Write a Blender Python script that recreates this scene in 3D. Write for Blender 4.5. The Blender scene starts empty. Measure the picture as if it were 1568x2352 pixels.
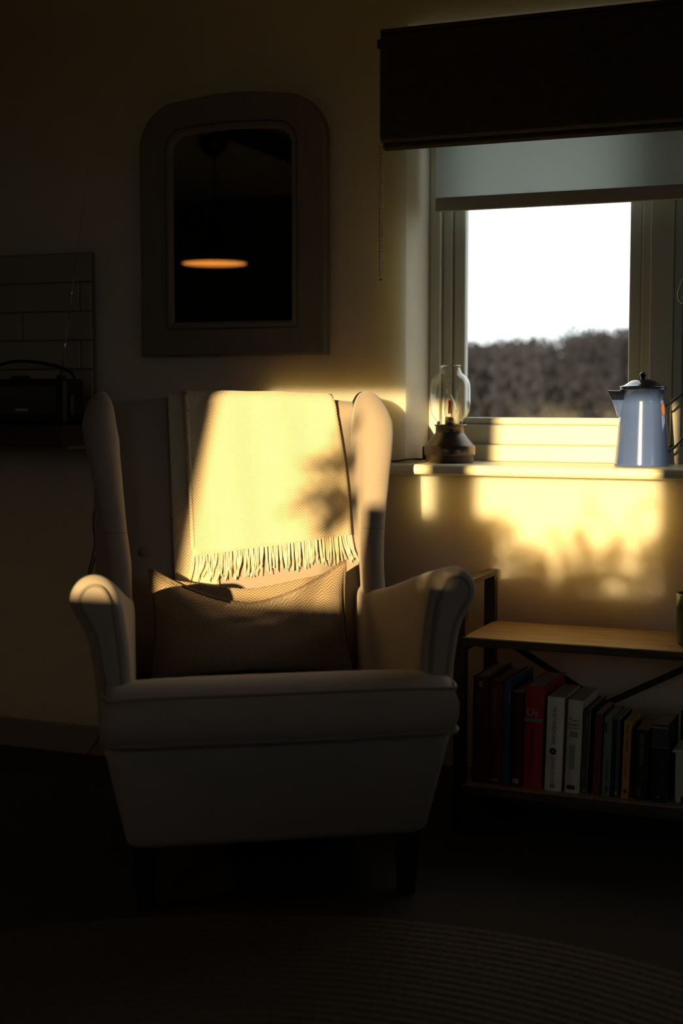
import bpy, bmesh, math, random
from mathutils import Matrix, Vector

random.seed(7)
SC = bpy.context.scene
COL = SC.collection
R = math.radians
PI = math.pi

# ------------------------------------------------------------------ camera
cam_data = bpy.data.cameras.new('camera')
cam = bpy.data.objects.new('camera', cam_data)
COL.objects.link(cam)
cam.location = (0, -3.44, 1.0)
cam.rotation_euler = (R(90 - 4.65), 0, R(22.5))
cam_data.sensor_fit = 'HORIZONTAL'
cam_data.sensor_width = 24.0
cam_data.lens = 50.005
cam_data.clip_end = 300
cam_data.dof.use_dof = True
cam_data.dof.focus_distance = 3.42
cam_data.dof.aperture_fstop = 1.9
SC.camera = cam

# ------------------------------------------------------------------ sky, sun, exposure
world = bpy.data.worlds.new('sky')
SC.world = world
world.use_nodes = True
wn = world.node_tree.nodes
bg = wn['Background']
bg.inputs['Color'].default_value = (0.95, 0.98, 1.0, 1)
bg.inputs['Strength'].default_value = 2.15

SUN_B, SUN_E = 2.0, 8.5          # heading left of the window wall's normal, elevation
sdir = Vector((-math.tan(R(SUN_B)), 1, -math.tan(R(SUN_E)))).normalized()
sun_data = bpy.data.lights.new('sun', 'SUN')
sun_data.energy = 14.0
sun_data.color = (1.0, 0.68, 0.30)
sun_data.angle = R(0.53)
sun = bpy.data.objects.new('sun', sun_data)
COL.objects.link(sun)
sun.location = (1, -20, 6)
sun.rotation_euler = sdir.to_track_quat('-Z', 'Y').to_euler()

SC.view_settings.view_transform = 'Standard'
SC.view_settings.look = 'None'
SC.view_settings.gamma = 1.0
SC.view_settings.use_curve_mapping = False
SC.view_settings.exposure = 0.0

FLOOR = -0.025
CEIL = 2.27

# ------------------------------------------------------------------ helpers
MW = {}      # object -> its frame (Matrix) so that parts can be given in world coordinates


def lk(o):
    COL.objects.link(o)
    return o


def tag(o, label=None, cat=None, group=None, kind=None):
    if label: o['label'] = label
    if cat: o['category'] = cat
    if group: o['group'] = group
    if kind: o['kind'] = kind
    return o


def empty(name, loc, rotz=0, roty=0):
    o = lk(bpy.data.objects.new(name, None))
    o.empty_display_size = 0.05
    o.location = loc
    o.rotation_euler = (0, roty, rotz)
    MW[o] = Matrix.Translation(loc) @ Matrix.Rotation(rotz, 4, 'Z') @ Matrix.Rotation(roty, 4, 'Y')
    return o


def obj(name, vf, mat, parent=None, world=True, smooth=False, loc=None, bevel=0, sub=0, solid=0):
    """vf = (verts, faces); world=True means verts are world coordinates, else local to parent."""
    v, f = vf
    me = bpy.data.meshes.new(name)
    if parent is not None:
        M = MW[parent]
        if world:
            Mi = M.inverted()
            v = [Mi @ Vector(p) for p in v]
    else:
        L = Vector(loc) if loc else Vector((0, 0, 0))
        M = Matrix.Translation(L)
        if world:
            v = [Vector(p) - L for p in v]
    me.from_pydata([tuple(p) for p in v], [], f)
    bm = bmesh.new(); bm.from_mesh(me)
    bmesh.ops.recalc_face_normals(bm, faces=bm.faces[:])
    bm.to_mesh(me); bm.free()
    if smooth:
        for p in me.polygons: p.use_smooth = True
    if mat: me.materials.append(mat)
    o = lk(bpy.data.objects.new(name, me))
    MW[o] = M
    if parent is not None:
        o.parent = parent
    elif loc:
        o.location = loc
    if solid:
        m = o.modifiers.new('thickness', 'SOLIDIFY'); m.thickness = solid; m.offset = 0
    if bevel:
        m = o.modifiers.new('bevel', 'BEVEL'); m.width = bevel; m.segments = 2; m.limit_method = 'ANGLE'
    if sub:
        m = o.modifiers.new('subdivision', 'SUBSURF'); m.levels = sub; m.render_levels = sub
    return o


def struct(o):
    o['kind'] = 'structure'
    return o


def join(*vfs):
    V, F = [], []
    for v, f in vfs:
        n = len(V); V += list(v); F += [tuple(i + n for i in q) for q in f]
    return V, F


def box(x0, x1, y0, y1, z0, z1):
    v = [(x0, y0, z0), (x1, y0, z0), (x1, y1, z0), (x0, y1, z0), (x0, y0, z1), (x1, y0, z1), (x1, y1, z1), (x0, y1, z1)]
    f = [(0, 3, 2, 1), (4, 5, 6, 7), (0, 1, 5, 4), (1, 2, 6, 5), (2, 3, 7, 6), (3, 0, 4, 7)]
    return v, f


def loft(rings, cap=True, closed=True):
    n = len(rings[0]); V = [p for r in rings for p in r]; F = []
    for i in range(len(rings) - 1):
        for j in range(n if closed else n - 1):
            a = i * n + j; b = i * n + (j + 1) % n
            F.append((a, b, b + n, a + n))
    if cap and closed:
        F.append(tuple(range(n))[::-1]); F.append(tuple(range((len(rings) - 1) * n, len(rings) * n)))
    return V, F


def tube(path, r, seg=6, cap=True, flat=1.0):
    path = [Vector(p) for p in path]; rings = []
    prev = None
    for i, p in enumerate(path):
        t = (path[min(i + 1, len(path) - 1)] - path[max(i - 1, 0)]).normalized()
        if prev is None:
            a = Vector((0, 0, 1)) if abs(t.z) < 0.9 else Vector((1, 0, 0))
            n = t.cross(a).normalized()
        else:
            n = (prev - t * prev.dot(t)).normalized()
        prev = n
        b = t.cross(n)
        rr = r[i] if isinstance(r, (list, tuple)) else r
        rings.append([p + (n * math.cos(k * 2 * PI / seg) + b * math.sin(k * 2 * PI / seg) * flat) * rr for k in range(seg)])
    return loft(rings, cap)


def lathe(prof, c=(0, 0, 0), seg=40, cap=True):
    rings = [[(c[0] + r * math.cos(k * 2 * PI / seg), c[1] + r * math.sin(k * 2 * PI / seg), c[2] + z) for k in range(seg)] for r, z in prof]
    return loft(rings, cap)


def arc(c, r, a0, a1, n):
    return [(c[0] + r * math.cos(R(a0 + (a1 - a0) * i / n)), c[1] + r * math.sin(R(a0 + (a1 - a0) * i / n))) for i in range(n + 1)]


def smooth_path(pts, n=6):
    """Catmull-Rom through pts"""
    pts = [Vector(p) for p in pts]; out = []
    for i in range(len(pts) - 1):
        p0 = pts[max(i - 1, 0)]; p1 = pts[i]; p2 = pts[i + 1]; p3 = pts[min(i + 2, len(pts) - 1)]
        for k in range(n):
            t = k / n
            out.append(0.5 * ((2 * p1) + (p2 - p0) * t + (2 * p0 - 5 * p1 + 4 * p2 - p3) * t * t + (3 * p1 - p0 - 3 * p2 + p3) * t ** 3))
    out.append(pts[-1])
    return out


def interp(z, table):
    if z <= table[0][0]: return table[0][1]
    for (a, va), (b, vb) in zip(table, table[1:]):
        if z <= b:
            t = (z - a) / (b - a); t = t * t * (3 - 2 * t) * 0.35 + t * 0.65
            return va + (vb - va) * t
    return table[-1][1]


def text_vf(s, size, M, sx=1.0, align='LEFT'):
    cu = bpy.data.curves.new('lettering', 'FONT')
    cu.body = s; cu.size = size; cu.align_x = align; cu.align_y = 'CENTER'; cu.resolution_u = 2
    cu.extrude = 0.0002
    o = lk(bpy.data.objects.new('lettering', cu))
    bpy.context.view_layer.update()
    me = bpy.data.meshes.new_from_object(o.evaluated_get(bpy.context.evaluated_depsgraph_get()))
    v = [M @ Vector((p.co.x * sx, p.co.y, p.co.z)) for p in me.vertices]
    f = [tuple(p.vertices) for p in me.polygons]
    bpy.data.objects.remove(o); bpy.data.curves.remove(cu); bpy.data.meshes.remove(me)
    return v, f


# ------------------------------------------------------------------ materials
def new_mat(name):
    m = bpy.data.materials.new(name); m.use_nodes = True
    nt = m.node_tree
    return m, nt, nt.nodes['Principled BSDF']


def mat(name, col, rough=0.7, noise=0.0, scale=20, bump=0.0, bscale=120, metal=0.0, spec=0.5, coat=0, sheen=0, stretch=None, bdist=0.002):
    m, nt, p = new_mat(name)
    p.inputs['Base Color'].default_value = (*col, 1)
    p.inputs['Roughness'].default_value = rough
    p.inputs['Metallic'].default_value = metal
    p.inputs['Specular IOR Level'].default_value = spec
    p.inputs['Coat Weight'].default_value = coat
    p.inputs['Sheen Weight'].default_value = sheen
    tc = nt.nodes.new('ShaderNodeTexCoord')
    vec = tc.outputs['Object']
    if stretch:
        mp = nt.nodes.new('ShaderNodeMapping'); mp.inputs['Scale'].default_value = stretch
        nt.links.new(vec, mp.inputs['Vector']); vec = mp.outputs['Vector']
    if noise:
        n = nt.nodes.new('ShaderNodeTexNoise'); n.inputs['Scale'].default_value = scale; n.inputs['Detail'].default_value = 5
        nt.links.new(vec, n.inputs['Vector'])
        r = nt.nodes.new('ShaderNodeValToRGB')
        r.color_ramp.elements[0].position = 0.3; r.color_ramp.elements[1].position = 0.7
        r.color_ramp.elements[0].color = (*[c * (1 - noise) for c in col], 1)
        r.color_ramp.elements[1].color = (*[min(1, c * (1 + noise)) for c in col], 1)
        nt.links.new(n.outputs['Fac'], r.inputs['Fac']); nt.links.new(r.outputs['Color'], p.inputs['Base Color'])
    if bump:
        n = nt.nodes.new('ShaderNodeTexNoise'); n.inputs['Scale'].default_value = bscale; n.inputs['Detail'].default_value = 3
        nt.links.new(vec, n.inputs['Vector'])
        b = nt.nodes.new('ShaderNodeBump'); b.inputs['Strength'].default_value = bump; b.inputs['Distance'].default_value = bdist
        nt.links.new(n.outputs['Fac'], b.inputs['Height']); nt.links.new(b.outputs['Normal'], p.inputs['Normal'])
    return m


def weave_mat(name, c1, c2, freq, bump=0.35, sheen=0.2):
    """plain upholstery weave: two crossed waves"""
    m, nt, p = new_mat(name)
    p.inputs['Roughness'].default_value = 0.9
    p.inputs['Specular IOR Level'].default_value = 0.15
    p.inputs['Sheen Weight'].default_value = sheen
    tc = nt.nodes.new('ShaderNodeTexCoord')
    n = nt.nodes.new('ShaderNodeTexNoise'); n.inputs['Scale'].default_value = freq; n.inputs['Detail'].default_value = 2
    nt.links.new(tc.outputs['Object'], n.inputs['Vector'])
    n2 = nt.nodes.new('ShaderNodeTexNoise'); n2.inputs['Scale'].default_value = 9
    nt.links.new(tc.outputs['Object'], n2.inputs['Vector'])
    mx = nt.nodes.new('ShaderNodeMix'); mx.data_type = 'RGBA'
    mx.inputs['A'].default_value = (*c1, 1); mx.inputs['B'].default_value = (*c2, 1)
    ad = nt.nodes.new('ShaderNodeMath'); ad.operation = 'MULTIPLY_ADD'; ad.inputs[1].default_value = 0.7
    nt.links.new(n.outputs['Fac'], ad.inputs[0])
    ml = nt.nodes.new('ShaderNodeMath'); ml.operation = 'MULTIPLY'; ml.inputs[1].default_value = 0.3
    nt.links.new(n2.outputs['Fac'], ml.inputs[0]); nt.links.new(ml.outputs[0], ad.inputs[2])
    nt.links.new(ad.outputs[0], mx.inputs['Factor'])
    nt.links.new(mx.outputs['Result'], p.inputs['Base Color'])
    b = nt.nodes.new('ShaderNodeBump'); b.inputs['Strength'].default_value = bump; b.inputs['Distance'].default_value = 0.0015
    nt.links.new(n.outputs['Fac'], b.inputs['Height']); nt.links.new(b.outputs['Normal'], p.inputs['Normal'])
    return m


def herringbone(name, c1, c2, band, pitch, bump=0.5, slope=1.0):
    """zig-zag twill in object X / Z"""
    m, nt, p = new_mat(name)
    p.inputs['Roughness'].default_value = 0.95
    p.inputs['Specular IOR Level'].default_value = 0.1
    p.inputs['Sheen Weight'].default_value = 0.25
    L = nt.links.new
    tc = nt.nodes.new('ShaderNodeTexCoord')
    sx = nt.nodes.new('ShaderNodeSeparateXYZ'); L(tc.outputs['Object'], sx.inputs[0])
    pp = nt.nodes.new('ShaderNodeMath'); pp.operation = 'PINGPONG'; pp.inputs[1].default_value = band
    L(sx.outputs['X'], pp.inputs[0])
    sl = nt.nodes.new('ShaderNodeMath'); sl.operation = 'MULTIPLY'; sl.inputs[1].default_value = slope
    L(pp.outputs[0], sl.inputs[0])
    ad = nt.nodes.new('ShaderNodeMath'); ad.operation = 'ADD'
    L(sl.outputs[0], ad.inputs[0]); L(sx.outputs['Z'], ad.inputs[1])
    nz = nt.nodes.new('ShaderNodeTexNoise'); nz.inputs['Scale'].default_value = 30
    L(tc.outputs['Object'], nz.inputs['Vector'])
    nm = nt.nodes.new('ShaderNodeMath'); nm.operation = 'MULTIPLY_ADD'; nm.inputs[1].default_value = pitch * 0.8
    L(nz.outputs['Fac'], nm.inputs[0]); L(ad.outputs[0], nm.inputs[2])
    fr = nt.nodes.new('ShaderNodeMath'); fr.operation = 'MULTIPLY'; fr.inputs[1].default_value = 2 * PI / pitch
    L(nm.outputs[0], fr.inputs[0])
    sn = nt.nodes.new('ShaderNodeMath'); sn.operation = 'SINE'; L(fr.outputs[0], sn.inputs[0])
    mr = nt.nodes.new('ShaderNodeMapRange'); mr.inputs['From Min'].default_value = -1; L(sn.outputs[0], mr.inputs['Value'])
    mx = nt.nodes.new('ShaderNodeMix'); mx.data_type = 'RGBA'
    mx.inputs['A'].default_value = (*c1, 1); mx.inputs['B'].default_value = (*c2, 1)
    L(mr.outputs['Result'], mx.inputs['Factor']); L(mx.outputs['Result'], p.inputs['Base Color'])
    b = nt.nodes.new('ShaderNodeBump'); b.inputs['Strength'].default_value = bump; b.inputs['Distance'].default_value = 0.0015
    L(mr.outputs['Result'], b.inputs['Height']); L(b.outputs['Normal'], p.inputs['Normal'])
    return m


def thin_glass(name, tint=(1, 1, 1), refl=1.0, dust=0.0, power=4.0, base=0.04):
    """clear thin pane: transparent, reflecting more towards grazing view, with a little dust"""
    m = bpy.data.materials.new(name); m.use_nodes = True
    nt = m.node_tree; nt.nodes.clear(); L = nt.links.new
    out = nt.nodes.new('ShaderNodeOutputMaterial')
    tr = nt.nodes.new('ShaderNodeBsdfTransparent'); tr.inputs['Color'].default_value = (*tint, 1)
    gl = nt.nodes.new('ShaderNodeBsdfGlossy'); gl.inputs['Roughness'].default_value = 0.03
    lw = nt.nodes.new('ShaderNodeLayerWeight'); lw.inputs['Blend'].default_value = 0.5
    pw = nt.nodes.new('ShaderNodeMath'); pw.operation = 'POWER'; pw.inputs[1].default_value = power
    L(lw.outputs['Facing'], pw.inputs[0])
    ml = nt.nodes.new('ShaderNodeMath'); ml.operation = 'MULTIPLY_ADD'; ml.inputs[1].default_value = refl; ml.inputs[2].default_value = base
    ml.use_clamp = True
    L(pw.outputs[0], ml.inputs[0])
    mx = nt.nodes.new('ShaderNodeMixShader'); L(ml.outputs[0], mx.inputs['Fac']); L(tr.outputs[0], mx.inputs[1]); L(gl.outputs[0], mx.inputs[2])
    last = mx
    if dust:
        tc = nt.nodes.new('ShaderNodeTexCoord')
        n = nt.nodes.new('ShaderNodeTexNoise'); n.inputs['Scale'].default_value = 14; n.inputs['Detail'].default_value = 8
        L(tc.outputs['Object'], n.inputs['Vector'])
        mr = nt.nodes.new('ShaderNodeMapRange'); mr.inputs['From Min'].default_value = 0.4; mr.inputs['From Max'].default_value = 0.8
        mr.inputs['To Max'].default_value = dust
        L(n.outputs['Fac'], mr.inputs['Value'])
        df = nt.nodes.new('ShaderNodeBsdfDiffuse'); df.inputs['Color'].default_value = (0.8, 0.8, 0.8, 1)
        m2 = nt.nodes.new('ShaderNodeMixShader'); L(mr.outputs['Result'], m2.inputs['Fac']); L(mx.outputs[0], m2.inputs[1]); L(df.outputs[0], m2.inputs[2])
        last = m2
    L(last.outputs[0], out.inputs['Surface'])
    return m


def translucent(name, col, trans=0.5, rough=0.9):
    m = bpy.data.materials.new(name); m.use_nodes = True
    nt = m.node_tree; nt.nodes.clear(); L = nt.links.new
    out = nt.nodes.new('ShaderNodeOutputMaterial')
    d = nt.nodes.new('ShaderNodeBsdfDiffuse'); d.inputs['Color'].default_value = (*col, 1)
    t = nt.nodes.new('ShaderNodeBsdfTranslucent'); t.inputs['Color'].default_value = (*col, 1)
    tc = nt.nodes.new('ShaderNodeTexCoord')
    n = nt.nodes.new('ShaderNodeTexNoise'); n.inputs['Scale'].default_value = 400
    L(tc.outputs['Object'], n.inputs['Vector'])
    b = nt.nodes.new('ShaderNodeBump'); b.inputs['Strength'].default_value = 0.2; b.inputs['Distance'].default_value = 0.001
    L(n.outputs['Fac'], b.inputs['Height']); L(b.outputs['Normal'], d.inputs['Normal'])
    mx = nt.nodes.new('ShaderNodeMixShader'); mx.inputs['Fac'].default_value = trans
    L(d.outputs[0], mx.inputs[1]); L(t.outputs[0], mx.inputs[2]); L(mx.outputs[0], out.inputs['Surface'])
    return m


def emit_mat(name, col, s):
    m, nt, p = new_mat(name)
    p.inputs['Base Color'].default_value = (*col, 1)
    p.inputs['Emission Color'].default_value = (*col, 1)
    p.inputs['Emission Strength'].default_value = s
    return m


M_WALL = mat('cream_plaster', (0.74, 0.665, 0.50), 0.85, 0.03, 6, 0.25, 60, spec=0.2)
p = M_WALL.node_tree.nodes['Principled BSDF']
p.inputs['Subsurface Weight'].default_value = 0.80  # wide scattering imitates lens glow around the sunlit patches
p.inputs['Subsurface Radius'].default_value = (1.0, 0.88, 0.62)
p.inputs['Subsurface Scale'].default_value = 0.25
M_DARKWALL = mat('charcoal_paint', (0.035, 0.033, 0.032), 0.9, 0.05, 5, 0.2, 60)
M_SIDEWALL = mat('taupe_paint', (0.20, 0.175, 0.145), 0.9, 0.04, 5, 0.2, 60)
M_CEIL = mat('white_ceiling_paint', (0.58, 0.56, 0.52), 0.9, 0.03, 5)
M_CARPET = mat('brown_carpet', (0.040, 0.034, 0.028), 1.0, 0.35, 160, 0.8, 300, bdist=0.004)
M_JUTE = mat('jute_braid', (0.085, 0.070, 0.052), 0.95, 0.35, 90, 0.7, 220, bdist=0.004)
M_TRIM = mat('painted_trim', (0.70, 0.67, 0.58), 0.45, 0.03, 8, 0.1, 90)
M_FRAME = mat('painted_window_frame', (0.50, 0.50, 0.42), 0.4, 0.04, 8, 0.1, 90)
M_SILL = mat('gloss_sill_paint', (0.78, 0.72, 0.52), 0.35, 0.03, 8, 0.1, 40)
M_BRICK = mat('red_brick_render', (0.25, 0.12, 0.08), 0.95, 0.2, 12)
M_SKIRT = mat('taupe_skirting_paint', (0.26, 0.23, 0.19), 0.5, 0.04, 8)
M_ROOF = mat('slate_roof', (0.08, 0.08, 0.09), 0.9, 0.2, 10)
M_GRASS = mat('winter_grass', (0.08, 0.085, 0.04), 1.0, 0.4, 4)
M_PANE = thin_glass('window_glass', (0.97, 0.99, 0.98), 0.6, 0.05)
M_PANE2 = thin_glass('clean_window_glass', (0.98, 0.99, 0.98), 0.6, 0.0)
M_FAB = weave_mat('grey_beige_upholstery', (0.225, 0.19, 0.165), (0.35, 0.30, 0.26), 520)
M_PIPE = weave_mat('upholstery_welt', (0.15, 0.125, 0.11), (0.23, 0.195, 0.17), 520)
M_LEG = mat('dark_stained_wood', (0.018, 0.012, 0.009), 0.45, 0.3, 12, stretch=(8, 8, 1))
M_THROW = herringbone('cream_herringbone_wool', (0.82, 0.68, 0.47), (0.58, 0.46, 0.29), 0.033, 0.0075, 0.5)
_p = M_THROW.node_tree.nodes['Principled BSDF']
_p.inputs['Subsurface Weight'].default_value = 0.45  # scattering stands in for lens glow along the unlit edge of the throw
_p.inputs['Subsurface Radius'].default_value = (1.0, 0.85, 0.6)
_p.inputs['Subsurface Scale'].default_value = 0.05
M_FRINGE = mat('wool_fringe', (0.80, 0.67, 0.47), 0.95, 0.1, 60)
M_CUSH = herringbone('brown_herringbone_tweed', (0.40, 0.30, 0.20), (0.17, 0.12, 0.08), 0.0135, 0.0058, 0.6, 0.75)
M_CUSHP = mat('tweed_piping', (0.16, 0.115, 0.075), 0.95, 0.3, 200)
M_MIRFR = mat('limed_oak_frame', (0.22, 0.19, 0.15), 0.6, 0.08, 12, 0.15, 60, stretch=(6, 6, 1))
M_MIRROR = mat('mirror_silver', (0.86, 0.87, 0.86), 0.0, metal=1.0)
M_BLACK = mat('black_plastic', (0.012, 0.012, 0.012), 0.4, 0.1, 30)
M_BLACKCORD = mat('black_cord', (0.008, 0.007, 0.006), 0.6, 0.1, 50)
M_DARKFAB = mat('dark_brown_blind_cloth', (0.048, 0.037, 0.030), 0.95, 0.15, 60, 0.4, 400)
M_DARKFAB2 = mat('blind_lining_cloth', (0.05, 0.036, 0.026), 0.95, 0.15, 60, 0.4, 400)
M_WBLIND = translucent('white_blind_cloth', (0.74, 0.78, 0.75), 0.56)
M_BRONZE = mat('dark_bronze_metal', (0.13, 0.10, 0.078), 0.30, 0.1, 30, metal=0.85)
M_LGLASS = thin_glass('lamp_glass', (0.985, 0.985, 0.97), 0.75, 0.0, 2.2, 0.03)
M_LIP = thin_glass('thick_glass_lip', (0.95, 0.95, 0.93), 0.6, 0.0, 2.0, 0.25)
M_BRASS = mat('brass', (0.55, 0.38, 0.16), 0.3, metal=1.0)
M_FILAMENT = mat('orange_filament', (0.85, 0.20, 0.03), 0.5)
M_ENAMEL = mat('blue_enamel', (0.055, 0.095, 0.27), 0.12, 0.05, 12, spec=0.6, coat=0.6)
M_NAVY = mat('navy_enamel', (0.010, 0.014, 0.035), 0.12, 0.05, 12, spec=0.6, coat=0.6)
M_STICKER = mat('orange_sticker', (0.75, 0.24, 0.04), 0.5)
M_WOOD = mat('rustic_oak_board', (0.33, 0.215, 0.115), 0.5, 0.35, 7, 0.3, 30, stretch=(1.2, 16, 16))
M_WOODED = mat('rustic_oak_edge', (0.07, 0.052, 0.036), 0.7, 0.4, 14, 0.4, 40, stretch=(1.2, 10, 10))
M_STEEL = mat('black_bronze_steel', (0.055, 0.043, 0.033), 0.45, 0.15, 30, metal=0.5)
M_PAGES = mat('page_paper', (0.55, 0.47, 0.36), 0.9, 0.12, 300, stretch=(3, 0.2, 0.2))
M_GREEN = mat('green_glazed_mug', (0.012, 0.085, 0.035), 0.25, 0.15, 20, coat=0.4)
M_WHITEP = mat('white_painted_wood', (0.62, 0.62, 0.59), 0.6, 0.08, 20, 0.2, 60)
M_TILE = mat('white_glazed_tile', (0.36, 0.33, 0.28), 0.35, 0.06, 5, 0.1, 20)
M_GROUT = mat('grey_grout', (0.14, 0.13, 0.11), 0.95, 0.1, 60)
M_SHELFW = mat('dark_walnut_shelf', (0.05, 0.034, 0.024), 0.5, 0.3, 8, stretch=(1, 14, 14))
M_GRILLE = mat('radio_grille_cloth', (0.06, 0.06, 0.055), 0.8, 0.25, 500)
M_CHROME = mat('chrome', (0.7, 0.66, 0.58), 0.18, metal=1.0)
M_LABEL = mat('silver_label', (0.45, 0.45, 0.43), 0.4)
M_SHADE = mat('black_enamel_shade', (0.012, 0.012, 0.012), 0.4)
M_COPPER = mat('copper_shade_lining', (0.18, 0.097, 0.026), 0.8, 0.05, 20)
M_BULB = thin_glass('frosted_bulb_glass', (1.0, 0.9, 0.75), 0.3, 0.0, 3.0, 0.03)
M_TWIG = mat('bare_hedge_twig', (0.075, 0.056, 0.045), 0.9, 0.3, 20)
M_TWIG2 = mat('pale_hedge_twig', (0.095, 0.074, 0.06), 0.9, 0.3, 20)
M_LEAF = mat('houseplant_leaf', (0.06, 0.12, 0.03), 0.5, 0.3, 30)
M_POTTERY = mat('terracotta', (0.35, 0.15, 0.08), 0.8, 0.15, 20)
M_CRATE = mat('wooden_box', (0.25, 0.15, 0.08), 0.6, 0.3, 10, stretch=(1, 10, 10))

# ------------------------------------------------------------------ the room shell
X0, X1, Y0, Y1 = -5.6, 2.4, -4.9, 0.0
T = 0.28


def wall_with_hole(x0, x1, z0, z1, hx0, hx1, hz0, hz1, ya, yb):
    V = []; F = []
    for y in (ya, yb):
        for (x, z) in ((x0, z0), (x1, z0), (x1, z1), (x0, z1), (hx0, hz0), (hx1, hz0), (hx1, hz1), (hx0, hz1)):
            V.append((x, y, z))
    for i in range(4):
        j = (i + 1) % 4
        F.append((i, j, 4 + j, 4 + i)); F.append((8 + i, 12 + i, 12 + j, 8 + j))
        F.append((i, 8 + i, 8 + j, j)); F.append((4 + i, 4 + j, 12 + j, 12 + i))
    return V, F


WX0, WX1, WZ0, WZ1 = -1.247, 0.03, 0.80, 1.93           # opening of the window in view
struct(obj('wall_back', wall_with_hole(X0 - T, X1 + T, FLOOR - 0.1, CEIL + 0.05, WX0, WX1, WZ0, WZ1, 0, T), M_WALL))
struct(obj('wall_light_stop', wall_with_hole(X0 - T, X1 + T, FLOOR - 0.1, CEIL + 0.05, WX0, WX1, WZ0, WZ1, T + 0.001, T + 0.11), M_BRICK))  # unseen skin, added to stop sky light leaking through the scattering plaster
# window opposite, through which the sun comes in
FX0, FX1, FZ0, FZ1 = -1.468, -0.412, 1.168, 2.10
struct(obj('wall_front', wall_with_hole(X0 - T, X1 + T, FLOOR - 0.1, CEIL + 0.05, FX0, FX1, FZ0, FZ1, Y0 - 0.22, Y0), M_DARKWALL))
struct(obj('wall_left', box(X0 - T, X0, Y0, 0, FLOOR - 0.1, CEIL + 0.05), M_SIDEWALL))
RY0, RY1, RZ0, RZ1 = -3.15, -1.75, 0.72, 1.42  # opening for the window added as fill light
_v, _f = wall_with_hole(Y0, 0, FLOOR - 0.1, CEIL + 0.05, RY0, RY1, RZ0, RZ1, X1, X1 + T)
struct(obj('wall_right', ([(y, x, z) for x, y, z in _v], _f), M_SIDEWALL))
struct(obj('floor', box(X0, X1, Y0, 0, FLOOR - 0.1, FLOOR), M_CARPET))
struct(obj('ceiling', box(X0, X1, Y0, 0, CEIL, CEIL + 0.2), M_CEIL))
rx0, rx1, ry0, ry1 = X0 - 0.5, X1 + 0.5, Y0 - 0.35, T + 0.12
rz, ry = 5.2, -2.45
struct(obj('roof', ([(rx0, ry0, CEIL + 0.2), (rx1, ry0, CEIL + 0.2), (rx1, ry1, CEIL + 0.2), (rx0, ry1, CEIL + 0.2), (rx0, ry, rz), (rx1, ry, rz)],
                    [(0, 1, 5, 4), (2, 3, 4, 5), (0, 4, 3), (1, 2, 5), (0, 3, 2, 1)]), M_ROOF))
struct(obj('ground', box(-60, 60, -60, 80, -0.6, -0.3), M_GRASS))
struct(obj('baseboard_back', box(X0, X1, -0.016, 0, FLOOR, 0.058), M_SKIRT, bevel=0.004))
struct(obj('baseboard_front', box(X0, X1, Y0, Y0 + 0.016, FLOOR, 0.058), M_SKIRT, bevel=0.004))
struct(obj('trim_1', box(-2.98, -2.68, Y0, -0.001, 2.15, CEIL), M_LEG, bevel=0.01))      # dark ceiling beam


# window_1 : the casement in view -------------------------------------------------
w1 = struct(empty('window_1', (WX0, 0.18, 0.829)))


def bar(name, x0, x1, y0, y1, z0, z1, m=M_FRAME, par=None, bev=0.004):
    return obj(name, box(x0, x1, y0, y1, z0, z1), m, par, bevel=bev)


zt = 1.925
# fixed frame
bar('frame', WX0, -1.217, 0.18, 0.27, 0.829, zt, par=w1)
bar('frame', 0.0, WX1, 0.18, 0.27, 0.829, zt, par=w1)
bar('frame', -1.217, 0.0, 0.18, 0.27, 0.829, 0.873, par=w1)
bar('frame', -1.217, 0.0, 0.18, 0.27, zt - 0.04, zt, par=w1)
bar('mullion', -0.662, -0.608, 0.175, 0.27, 0.873, zt - 0.04, par=w1)
# sashes : left and right
for (a, b) in ((-1.217, -0.662), (-0.608, 0.0)):
    s = bar('sash', a, a + 0.026, 0.200, 0.255, 0.873, zt - 0.04, par=w1)
    bar('sash', b - 0.026, b, 0.200, 0.255, 0.873, zt - 0.04, par=w1)
    bar('sash', a + 0.026, b - 0.026, 0.200, 0.255, 0.873, 0.925, par=w1)
    bar('sash', a + 0.026, b - 0.026, 0.200, 0.255, zt - 0.09, zt - 0.04, par=w1)
    # glazing beads
    i0, i1 = a + 0.026, b - 0.026
    if a > -1: i0 += 0.06; bar('sash', a + 0.026, i0, 0.196, 0.255, 0.873, zt - 0.04, par=w1)
    bar('glazing_bead', i0, i0 + 0.034, 0.212, 0.245, 0.925, zt - 0.09, par=w1, bev=0.006)
    bar('glazing_bead', i1 - 0.034, i1, 0.212, 0.245, 0.925, zt - 0.09, par=w1, bev=0.006)
    bar('glazing_bead', i0 + 0.034, i1 - 0.034, 0.212, 0.245, 0.925, 0.944, par=w1, bev=0.006)
    bar('glazing_bead', i0 + 0.034, i1 - 0.034, 0.212, 0.245, zt - 0.11, zt - 0.09, par=w1, bev=0.006)
    obj('pane', box(i0 + 0.03, i1 - 0.03, 0.2290, 0.2320, 0.94, zt - 0.105), M_PANE, w1)

# sill with rounded nose
prof = [(0.20, 0.803), (-0.045, 0.803)] + [(y, z) for y, z in arc((-0.046, 0.816), 0.013, 270, 90, 8)] + [(0.20, 0.829)]
V = []; F = []
for x in (-1.30, 0.085):
    V += [(x, y, z) for y, z in prof]
n = len(prof)
F = [tuple(range(n)), tuple(range(2 * n - 1, n - 1, -1))] + [(i, (i + 1) % n, n + (i + 1) % n, n + i) for i in range(n)]
# horns stop at the wall face, the middle runs into the recess
sill_front = (V, F)
V2 = [(x, min(y, -0.0005), z) for x, y, z in V]
o = struct(obj('trim_2', join((V2, F), box(WX0 + 0.001, WX1 - 0.001, -0.0005, 0.181, 0.803, 0.829)), M_SILL, bevel=0.0015))

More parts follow.
